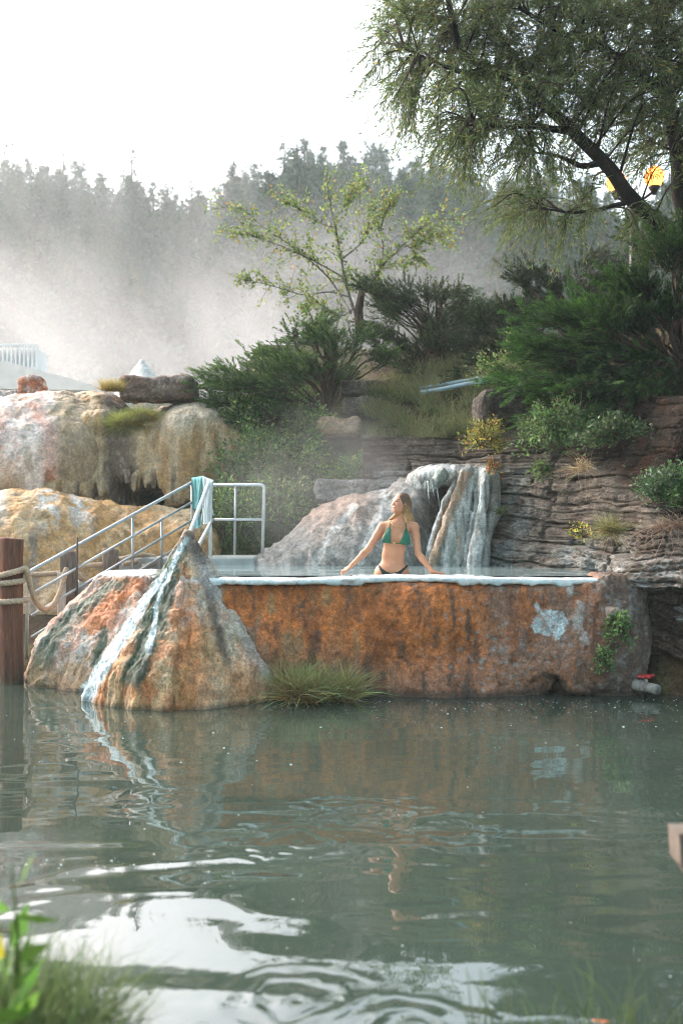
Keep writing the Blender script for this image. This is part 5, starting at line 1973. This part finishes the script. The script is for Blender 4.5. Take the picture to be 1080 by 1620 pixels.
shrub('flowering_weed', 'sparse weed with yellow leaves on the shale right of the pool', P(925, 850, 10.75), (.26, .2, .20), 13, 100, .055, .02, (.40, .32, .04), None, (.15, .20, .05), .3, (-.04, -.1, .0), 249, cat='weed', bunch=.06)
tuft('grass_tuft', 'dry bent grass tuft hanging beside the yellow leaved weed', [(P(965, 845, 10.15), .08, .07)], 520, .34, .006, (.26, .16, .06), (.20, .26, .10), 1.0, .5, 306, 'grass tufts', lean=(-.1, -.3, 0))
tuft('grass_tuft', 'bleached straw tuft drooping over the shale below the creeper', [(P(925, 745, 11.0), .10, .08)], 130, .38, .006, (.30, .22, .13), (.36, .28, .17), 1.1, .6, 307, 'grass tufts', lean=(-.5, -.4, 0))
tuft('dry_roots', 'tangle of bare straw roots hanging under the white flowered bush', [(P(1060, 835, 9.7), .14, .06)], 170, .34, .006, (.20, .13, .09), (.30, .22, .16), 1.3, .6, 308, cat='roots', lean=(-.2, -.4, -.3))
shrub('vine', 'leafy green creeper hanging down the wall end beside the valve pipe', P(978, 985, 9.9), (.15, .12, .26), 26, 420, .062, .030, (.085, .16, .055), None, (.16, .26, .08), .3, (-.02, -.1, -.10), 250, .8, 'creeper')
shrub('vine', 'lower pale tip of the creeper just above the waterline', P(955, 1045, 9.86), (.13, .09, .22), 18, 320, .06, .022, (.09, .17, .06), None, (.20, .28, .10), .3, (-.02, -.08, -.04), 251, .5, 'creeper')
shrub('fern', 'small dark fern on the shale left of the pool end', P(790, 812, 12.75), (.12, .1, .09), 10, 200, .05, .016, (.065, .10, .045), None, None, 0, (0, -.06, .0), 252, cat='fern')
tuft('twigs', 'bare grey twigs standing in the creeper under the juniper', [(P(912, 690, 11.7), .10, .08)], 26, .62, .009, (.20, .16, .12), (.26, .21, .16), .15, .35, 309, cat='twigs')


# ------------------------------------------------------------------ near bank, out of focus
rng = np.random.default_rng(95)
g = [((-1.08 + .36 * rng.random() ** 1.5, rng.uniform(2.5, 3.1), .17), .14, .14) for k in range(34)]
tuft('shore_grass', 'blurred dense green grass in the lower left corner', g, 6500, .36, .0045, (.04, .07, .022), (.13, .19, .065), .7, .42, 311, kind='stuff')
g = [((rng.uniform(.42, 1.15), rng.uniform(2.6, 3.2), .12), .14, .12) for k in range(24)]
tuft('shore_grass', 'blurred thin grass blades in the lower right corner', g, 120, .30, .006, (.045, .075, .028), (.11, .15, .055), .35, .25, 312, kind='stuff')
shrub('broadleaf_weed', 'blurred bright green broad leaved plant at the left edge', (-.87, 2.62, .15), (.10, .2, .66), 8, 34, .14, .045, (.13, .25, .045), None, (.45, .42, .04), .1, (-.02, 0, .20), 313, cat='weed', bunch=.05, stemcol=(.15, .22, .06))


# ------------------------------------------------------------------ the forest on the ridge
def conifer_proto(seed, H, sparse, wid, col, umbrella=False):
    rng = np.random.default_rng(seed)
    rt = thing('pine_tree', 'x', 'tree', (0, 0, 0), 'pines on the ridge')
    tr = MB()
    tr.add(*tube([(0, 0, -1.0), (rng.normal(0, .1), rng.normal(0, .1), H * .5), (0, 0, H * .98)], np.array([.20, .14, .03]) * (1.7 if sparse < .7 else 1), 7), (.06, .045, .035))
    P_, D_ = [], []
    nb = int(62 * sparse)
    for k in range(nb):
        t = rng.beta(1.0, 1.35) if not umbrella else rng.beta(5, 1.6)
        z = H * (.14 + .86 * t) if not umbrella else H * (.3 + .7 * t)
        if sparse < .6: z = H * (.35 + .65 * rng.random())
        r = wid * ((1 - t) ** .85 * 1.05 + .05) * rng.uniform(.55, 1.15) if not umbrella else wid * math.sin(math.pi * min(1, .15 + .8 * t)) * rng.uniform(.6, 1.1)
        a = rng.uniform(0, 2 * np.pi)
        d = np.array([math.cos(a), math.sin(a), rng.uniform(-.25, .25)])
        end = np.array([0, 0, z]) + d * r
        tr.add(*tube([(0, 0, z), end], [.035, .01], 4, None, False), (.06, .045, .035))
        m = int(26 + 34 * r / wid)
        u = rng.uniform(.2, 1.05, m)[:, None]
        P_.append(np.array([0, 0, z]) + d * r * u + rng.normal(0, .17, (m, 3)) * wid / 2)
        D_.append(unit(d * .8 + rng.normal(0, .6, (m, 3)) + [0, 0, .25]))
    tr.build('trunk', BARK, rt)
    P_, D_ = np.concatenate(P_), np.concatenate(D_)
    n = len(P_)
    V, Q, C = leaves(P_, D_, rng.uniform(.22, .45, n), rng.uniform(.06, .14, n), np.asarray(col), .3, .2, rng)
    mesh_obj('crown', V, Q, FAR, rt, False, C)
    return rt


def build_forest():
    rng = np.random.default_rng(97)
    protos = [conifer_proto(401, 9.5, 1.5, 1.8, (.03, .062, .034)), conifer_proto(402, 11, 1.5, 1.7, (.034, .066, .034)),
              conifer_proto(403, 8.5, 1.5, 2.0, (.055, .075, .035)), conifer_proto(404, 10.5, 1.2, 1.8, (.05, .062, .036)), conifer_proto(405, 8, 1.5, 2.0, (.065, .085, .035))]
    used = [False] * len(protos)
    spots = []
    # three tall pines that break the skyline
    special = [(450, 214, 122, 'thin bare topped pine, left of three tall ones on the skyline', conifer_proto(411, 12, .5, 1.2, (.05, .06, .035))),
               (486, 217, 119, 'dense pointed dark pine, middle of three tall ones on the skyline', conifer_proto(412, 12, 1.7, 2.1, (.04, .055, .03))),
               (543, 222, 120, 'umbrella topped pine, right of three tall ones on the skyline', conifer_proto(413, 12, .62, 1.7, (.04, .052, .03), True))]
    for px_, py_, Y, lab, pr in special:
        top = P(px_, py_, Y)
        z = float(ground_z(np.array([top[0]]), np.array([Y]))[0])
        pr.location = (top[0], Y, z)
        s = (top[2] - z) / 12
        pr.scale = (max(.8, min(s, 1.3)),) * 2 + (s,)
        pr['label'] = lab
    tries = 0
    while len(spots) < 285 and tries < 20000:
        tries += 1
        u = rng.random()
        Y = lerp(50, 110, u ** .8) if rng.random() < .48 else rng.uniform(110, 128)
        px_ = rng.uniform(-60, 1140)
        x = (px_ - 540) * Y / F
        mind = 1.9 if Y > 112 else 2.9
        if any((x - a) ** 2 + (Y - b) ** 2 < mind ** 2 for a, b in spots): continue
        if px_ > 760 and rng.random() < .45: continue
        spots.append((x, Y))
    for (x, Y) in spots:
        k = int(rng.integers(len(protos)))
        o = protos[k] if not used[k] else copy_tree(protos[k])
        used[k] = True
        z = float(ground_z(np.array([x]), np.array([Y]))[0])
        s = rng.uniform(.6, 1.0) * (.9 if Y > 100 else 1.1)
        o.location = (x, Y, z)
        o.scale = (s * rng.uniform(.9, 1.2), s * rng.uniform(.9, 1.2), s)
        o.rotation_euler = (0, 0, rng.uniform(0, 6.28))
        o['label'] = 'hazy green pine among many on the steaming far hillside'
    # undergrowth and far crowns filling the slope between them
    n = 60000
    Y = lerp(44, 132, rng.random(n)); x = (rng.uniform(-120, 1200, n) - 540) * Y / F
    z = ground_z(x, Y) + rng.gamma(1.6, .8, n) + ss(104, 122, Y) * 6.0 * rng.random(n) * np.clip(.55 + .9 * fbm(np.stack([x * .22, Y * .1, 0 * x], 1), 3, 98), 0, 1)
    V, Q, C = leaves(np.stack([x, Y, z], 1), rand_dir(n, rng) + [0, 0, .4], rng.uniform(.5, 1.0, n), rng.uniform(.2, .45, n), np.array([.036, .068, .036]), .18, .2, rng)
    o = mesh_obj('hillside_undergrowth', V, Q, FAR, None, False, C)
    set_props(o, 'hazy green undergrowth filling the far slope between the pines', 'undergrowth', kind='stuff')


build_forest()
# ================================================================== the woman in the pool
WY = 10.82


def W(zx, zy, dy=0.):
    """point from the enlarged crop of the photo (5.14 x, origin 520, 770)"""
    return P(520 + zx / 5.143, 770 + zy / 5.143, WY + dy)


def build_woman():
    root = thing('person', 'woman in a green bikini resting both hands on the white pool rim', 'person', (.6, WY, .35))
    hc = W(583, 138, .0)
    fw = unit(np.array([-.74, -.60, .16]))
    up = unit(np.array([.10, .02, 1.0]) - fw * (np.array([.10, .02, 1.0]) @ fw))
    rt_ = np.cross(fw, up)
    M = np.stack([fw, rt_, up])
    H = lambda a, b, c=0.: hc + fw * a + up * b + rt_ * c
    h = .0065
    S = Solid((-.16, 10.15, .15), (1.25, 11.12, 2.16), h)
    # trunk
    S.ell(W(545, 405, .0), (.128, .092, .155), .0)
    S.ell(W(558, 345, .01), (.135, .080, .085), .04)
    S.ell(W(528, 505, .005), (.112, .082, .13), .05)
    S.ell(W(520, 575, .005), (.118, .085, .11), .05)
    S.ell(W(511, 690, .01), (.170, .112, .125), .06)
    S.cone(W(440, 325, .02), W(560, 300, .02), .048, .056, .04)
    S.cone(W(690, 325, .0), W(560, 300, .02), .048, .056, .04)
    S.cone(W(568, 300, .02), H(-.03, -.07), .050, .046, .03)       # neck
    # bust
    S.ell(W(478, 418, -.075), (.060, .050, .058), .035)
    S.ell(W(612, 430, -.080), (.060, .050, .058), .035)
    # arms
    def arm(sh, el, wr):
        S.cone(sh, lerp(sh, el, .35), .050, .043, .03)
        S.cone(lerp(sh, el, .35), el, .043, .034, .02)
        S.cone(el, lerp(el, wr, .3), .034, .036, .02)
        S.cone(lerp(el, wr, .3), wr, .036, .022, .02)
    rim_z = 1.14
    shL, elL, wrL = W(432, 330, .02), W(318, 510, -.06), W(186, 640, -.24)
    shR, elR, wrR = W(694, 330, .0), W(728, 545, -.06), W(838, 690, -.24)
    arm(shL, elL, wrL); arm(shR, elR, wrR)
    # hands: palm, four fingers, thumb
    def hand(wr, tip, spread, thumb, lift):
        d = unit(tip - wr)
        sd = unit(np.cross(d, [0, 0, 1]))
        nrm = np.cross(sd, d)
        pc = wr + d * .045
        Mh = np.stack([d, sd, nrm])
        S.ell(pc, (.052, .036, .016), .014, Mh)
        S.cone(wr, pc, .021, .017, .012)
        for k, (o, ln) in enumerate(((-1.5, .062), (-.5, .074), (.5, .070), (1.5, .054))):
            a = pc + d * .038 + sd * o * .0165
            dd = unit(d + sd * o * spread)
            b = a + dd * ln * .5 + nrm * lift
            c = a + dd * ln - nrm * .012
            S.cone(a, b, .0095, .0085, .004); S.cone(b, c, .0085, .0068, .002)
        a = pc + sd * thumb * .026 - d * .018
        b = a + unit(d * .75 + sd * thumb * .75) * .035
        c = b + unit(d + sd * thumb * .3 - nrm * .2) * .028
        S.cone(a, b, .012, .010, .008); S.cone(b, c, .010, .0075, .003)
    wrL = wrL; hand(wrL, W(92, 712, -.31), .22, 1, .010)
    hand(wrR, W(965, 716, -.26), .16, -1, .008)
    # legs, below the water
    for sg in (-1, 1):
        hip = W(511 + sg * 66, 720, .01)
        kn = hip + np.array([sg * .01, -.03, -.42])
        kn[2] = max(kn[2], .72)
        an = np.array([kn[0], kn[1] + .05, .33])
        S.cone(hip, kn, .098, .062, .05); S.cone(kn, an, .060, .038, .03)
        S.ell(an + [0, -.06, -.03], (.04, .11, .035), .02)
    body = S.D.copy()
    # head
    S.ell(H(-.012, .018), (.098, .076, .100), .0, M)
    S.ell(H(.030, -.035), (.062, .058, .078), .03, M)
    S.ell(H(.055, -.085), (.028, .028, .022), .025, M)
    S.cone(H(.030, -.070, .045), H(.060, -.088, .012), .016, .018, .02); S.cone(H(.030, -.070, -.045), H(.060, -.088, -.012), .016, .018, .02)
    S.cone(H(.086, .012), H(.106, -.022), .008, .0115, .010)
    S.ell(H(.098, -.024, .011), .008, .006, M); S.ell(H(.098, -.024, -.011), .008, .006, M)
    S.ell(H(.088, -.052), (.010, .024, .010), .010, M)
    for sg in (-1, 1):
        S.ell(H(.062, -.020, sg * .036), (.024, .022, .020), .02, M)
        S.ell(H(.089, .013, sg * .030), (.012, .014, .009), .006, M, True)
        S.ell(H(.076, .012, sg * .030), (.0125, .0125, .0125), .003, M)
        S.cone(H(.084, .030, sg * .016), H(.076, .032, sg * .045), .007, .006, .010)
        S.ell(H(-.005, -.008, sg * .077), (.020, .008, .030), .005, M)
    V, Q = S.mesh(1, 2)
    # skin colours
    loc = (V - hc) @ M.T
    a, c, b = loc[:, 0], loc[:, 1], loc[:, 2]
    n = fbm(V * 9, 3, 501)
    skin = np.array([.55, .255, .140])
    col = cmix(skin * 1.06, skin * .90 + [.02, 0, 0], ss(-.3, .3, n))
    facem = ss(1.82, 1.84, V[:, 2])
    head = ss(.16, .14, np.linalg.norm(loc, axis=1))
    col = cmix(col, skin * [1.1, 1.12, 1.12], .6 * head)
    for sg in (-1, 1):
        ck = np.hypot(b + .022, c - sg * .042)
        col = cmix(col, np.array([.60, .24, .17]), .45 * head * ss(.028, .008, ck) * (a > .03))
        ey = np.hypot((b - .012) / .8, (c - sg * .030))
        col = cmix(col, np.array([.07, .045, .035]), head * ss(.0135, .0095, ey) * (a > .05))
        col = cmix(col, np.array([.16, .09, .055]), .85 * head * ss(.0055, .003, np.abs(b - .036 + .18 * abs(c - sg * .03))) * ss(.021, .016, np.abs(c - sg * .031)) * (a > .05))
    lip = head * ss(.011, .008, np.abs(b + .053)) * ss(.027, .023, np.abs(c)) * (a > .06)
    col = cmix(col, np.array([.52, .17, .15]), .8 * lip)
    col = cmix(col, np.array([.78, .74, .70]), head * ss(.0045, .0030, np.abs(b + .0525 - .35 * np.abs(c))) * ss(.021, .017, np.abs(c)) * (a > .07))
    # navel dent
    nv = W(512, 600)
    px_, pz_ = V[:, 0] - nv[0], V[:, 2] - nv[2]
    V[:, 1] += .010 * np.exp(-(px_ ** 2 + (pz_ * .7) ** 2) / .00008) * (V[:, 1] < WY)
    tt = NT('skin')
    bs = tt.bsdf(tt.mix(1., tt.attr(), tt.ramp(tt.noise(60, 4, .6, tt.obj()), .3, .7, .94, 1.06), 'MULTIPLY'), .46, None, .4)
    bs.inputs['Subsurface Weight'].default_value = .12
    bs.inputs['Subsurface Radius'].default_value = (.02, .008, .004)
    mesh_obj('body', V, Q, tt.m, root, cols=col)

    # hair
    S2 = Solid(hc - [.22, .25, .36], hc + [.28, .25, .20], .0065)
    S2.ell(H(-.022, .022), (.102, .086, .104), 0, M)
    S2.ell(H(-.055, -.03), (.075, .082, .095), .03, M)
    S2.ell(H(.078, -.050), (.095, .068, .108), .012, M, True)           # the face stays free
    S2.ell(H(.085, .005), (.050, .058, .062), .012, M, True)
    locks = []
    rng = np.random.default_rng(503)
    endz = W(0, 296)[2]
    for k in range(11):             # long locks down the back and her left side
        g = k / 10
        s0 = H(lerp(.015, -.085, g), lerp(.02, -.02, g), lerp(.078, .03, g))
        e0 = W(lerp(640, 690, g) - 12 * (k % 2), 0, lerp(-.05, .10, g)); e0[2] = endz + rng.normal(0, .014)
        locks.append((s0, lerp(s0, e0, .5) + [.012, -.006, 0], e0))
    for k in range(6):              # shorter in view on her right side, behind the neck
        g = k / 5
        s0 = H(lerp(-.02, -.08, g), -.03, lerp(-.070, -.02, g))
        e0 = W(lerp(486, 520, g), 0, lerp(.02, .09, g)); e0[2] = W(0, 272)[2] + rng.normal(0, .012)
        locks.append((s0, lerp(s0, e0, .5), e0))
    for s0, m0, e0 in locks:
        S2.cone(s0, m0, .030, .024, .012); S2.cone(m0, e0, .024, .010, .012)
    V, Q = S2.mesh(1, 1)
    N = normals(V, Q)
    st = fbm(V * [38, 38, 5], 3, 504)
    V = V + N * (.0035 * st)[:, None]
    t = ss(hc[2] + .04, endz + .02, V[:, 2])
    col = cmix(np.array([.12, .058, .028]), np.array([.52, .29, .11]), np.clip(t * .95 + .35 * st, 0, 1))
    mesh_obj('hair', V, Q, rock_mat('hair_strands', 70, .6, .5, .5, stretch=(1.6, 1.6, .14), dist=.004, contrast=.35), root, cols=col)

    # bikini, cut out of a skin just above the body
    def inpoly(x, z, poly):
        r = np.zeros(x.shape, bool)
        for (ax, az), (bx, bz) in zip(poly, poly[1:] + poly[:1]):
            r ^= ((az > z) != (bz > z)) & (x < (bx - ax) * (z - az) / (bz - az + 1e-9) + ax)
        return r

    def cut(name, polys, mat, front, grow):
        B = Solid((0, 0, 0), (.01, .01, .01), .01)
        B.h, B.lo, B.ax = S.h, S.lo, S.ax
        D = np.maximum(body - grow, -(body - grow * .2))
        x = S.ax[0][:, None, None] * F / WY; z = S.ax[2][None, None, :]
        X3 = np.broadcast_to(S.ax[0][:, None, None], D.shape); Z3 = np.broadcast_to(z, D.shape); Y3 = np.broadcast_to(S.ax[1][None, :, None], D.shape)
        sdist = np.full(D.shape, 9., np.float32)
        for poly, yy in polys:
            pw = [(W(a, b, yy)[0], W(a, b, yy)[2]) for a, b in poly]
            # signed distance to a polygon
            d = np.full(D.shape[::2], 9., np.float32)
            xx, zz = S.ax[0][:, None], S.ax[2][None, :]
            for (ax, az), (bx, bz) in zip(pw, pw[1:] + pw[:1]):
                ex, ez = bx - ax, bz - az
                t_ = np.clip(((xx - ax) * ex + (zz - az) * ez) / (ex * ex + ez * ez), 0, 1)
                d = np.minimum(d, np.hypot(xx - ax - t_ * ex, zz - az - t_ * ez))
            sg = np.where(inpoly(xx + 0 * zz, zz + 0 * xx, pw), -1, 1)
            sdist = np.minimum(sdist, (d * sg)[:, None, :].astype(np.float32))
        D = np.maximum(D, sdist)
        if front: D = np.maximum(D, Y3 - (WY + .0))
        B.D = D.astype(np.float32)
        Vb, Qb = B.mesh(1, 2)
        return mesh_obj(name, Vb, Qb, mat, root)

    GREEN = plain_mat('green_swim_fabric', (.015, .125, .075), .6, .35, var=.12, scale=60, bump=.2, dist=.002)
    DGREEN = plain_mat('dark_swim_fabric', (.022, .032, .026), .6, .3, var=.12, scale=60, bump=.2, dist=.002)
    top = cut('bikini_top', [([(497, 308), (505, 360), (507, 452), (500, 462), (432, 458), (429, 440), (440, 400), (470, 345)], -.07),
                             ([(630, 325), (650, 370), (664, 440), (656, 482), (640, 486), (572, 464), (570, 452), (600, 385)], -.07)], GREEN, True, .011)
    mb = MB()
    def strap(pts, r=.0045):
        mb.add(*tube(spline(pts, 18), r, 6))
    strap([W(496, 318, -.070), W(500, 292, -.045), W(520, 262, .02), W(560, 262, .075)])
    strap([W(630, 332, -.075), W(628, 300, -.050), W(622, 270, .02), W(580, 262, .075)])
    strap([W(500, 458, -.118), W(530, 461, -.112), W(574, 460, -.12)])
    mb.build('strap', GREEN, top)
    GOLD = plain_mat('gold', (.75, .48, .14), .3, .5, 1., .1)
    mesh_obj('clasp', *sphere(W(530, 458, -.122), (.016, .006, .008), 12, 8), GOLD, top)
    p = [W(505, 288, -.045), W(520, 312, -.078), W(548, 328, -.090), W(575, 330, -.090), W(600, 318, -.078), W(618, 292, -.045)]
    mesh_obj('necklace', *tube(spline(p, 30), .0038, 6), GOLD, root)
    cut('bikini_bottom', [([(386, 606), (398, 618), (430, 660), (470, 690), (510, 698), (555, 690), (610, 655), (646, 626), (650, 640), (622, 672), (590, 700), (575, 740), (440, 740), (425, 700), (402, 655)], -.05)], DGREEN, False, .011)

    # sunglasses on the rim by her right hand
    g = thing('sunglasses', 'small dark sunglasses lying on the white rim by her hand', 'sunglasses', W(205, 700, -.32))
    mb = MB()
    BL = plain_mat('black_frame', (.03, .03, .03), .35, .5, var=.05)
    c0 = np.array([W(205, 700, -.32)[0], 10.45, 1.172])
    for sg in (-1, 1):
        mb.add(*sphere(c0 + [sg * .032, 0, 0], (.027, .008, .021), 14, 8))
        mb.add(*tube([c0 + [sg * .058, 0, .012], c0 + [sg * .056 + .06, .06, .004], c0 + [sg * .05 + .11, .11, -.015]], .003, 6))
    mb.add(*tube([c0 + [-.012, 0, .006], c0 + [.012, 0, .006]], .003, 6))
    mb.build('frame', BL, g)


build_woman()
# ================================================================== air: even haze, and the steam over the springs
def volume_mat(name, col, dens):
    t = NT(name)
    v = t.n('VolumePrincipled')
    v.inputs['Color'].default_value = (*col, 1)
    v.inputs['Density'].default_value = dens
    v.inputs['Anisotropy'].default_value = .25
    t.l(v.outputs[0], t.out.inputs['Volume'])
    return t, v


t, v = volume_mat('haze_air', (.86, 1, .985), HAZE)
o = mesh_obj('haze', *box((0, 108, 31), (222, 131, 33.5), 0.), t.m, smooth=False)
set_props(o, 'thin pale morning haze over the whole valley', kind='stuff')


def steam(name, label, c, r, dens, scale, thr, seed, stretch=(1, 1, 1), rise=0.):
    """a cloud of steam: density from a soft noise that fades out before the edge of its box"""
    t, v = volume_mat(name + '_vapour', (1, 1, 1), 0.)
    tc = t.n('TexCoord')
    mp = t.n('Mapping')
    mp.inputs['Scale'].default_value = tuple(1 / np.array(r))
    t.l(tc.outputs['Object'], mp.inputs['Vector'])
    ln = t.n('VectorMath', operation='LENGTH')
    t.l(mp.outputs[0], ln.inputs[0])
    fall = t.ramp(ln.outputs['Value'], 1.0, .45)
    m2 = t.n('Mapping')
    m2.inputs['Scale'].default_value = stretch
    m2.inputs['Location'].default_value = (seed, seed * .7, seed * 1.3)
    t.l(tc.outputs['Object'], m2.inputs['Vector'])
    nz = t.noise(scale, 5, .60, m2.outputs[0], 1.1)
    q = t.math('ADD', t.math('MULTIPLY', nz, 1.5), t.math('MULTIPLY', fall, .6))
    d = t.ramp(q, thr + .12, thr + .50)
    d = t.math('MULTIPLY', t.math('MULTIPLY', d, fall), dens)
    t.l(d, v.inputs['Density'])
    Vb, Fb = box((0, 0, 0), r, 0.)
    o = bpy.data.objects.new(name, make_mesh(name, Vb, Fb, False))
    COL.objects.link(o)
    o.data.materials.append(t.m)
    o.location = c
    return set_props(o, label, kind='stuff')


if STEAM:
    steam('steam', 'broad pale bank of steam rising behind the domes at the left', (-8.0, 25, 4.9), (15, 6.6, 7.4), .055, .20, .95, 3.1, (1, .7, .75))
    steam('steam', 'torn veil of steam drifting up the far slope', (-12, 40, 10), (23, 6.5, 14), .026, .13, 1.0, 7.7, (1, .6, .7))
    steam('steam', 'thin steam over the raised pool and the green bank', (-.25, 13.4, 2.2), (2.4, 1.9, 1.6), .062, .6, .95, 11.3)
    steam('steam', 'wisp of steam behind the slender tree and junipers', (.4, 21.5, 6.2), (6.5, 2.6, 3.8), .075, .34, .95, 15.9)
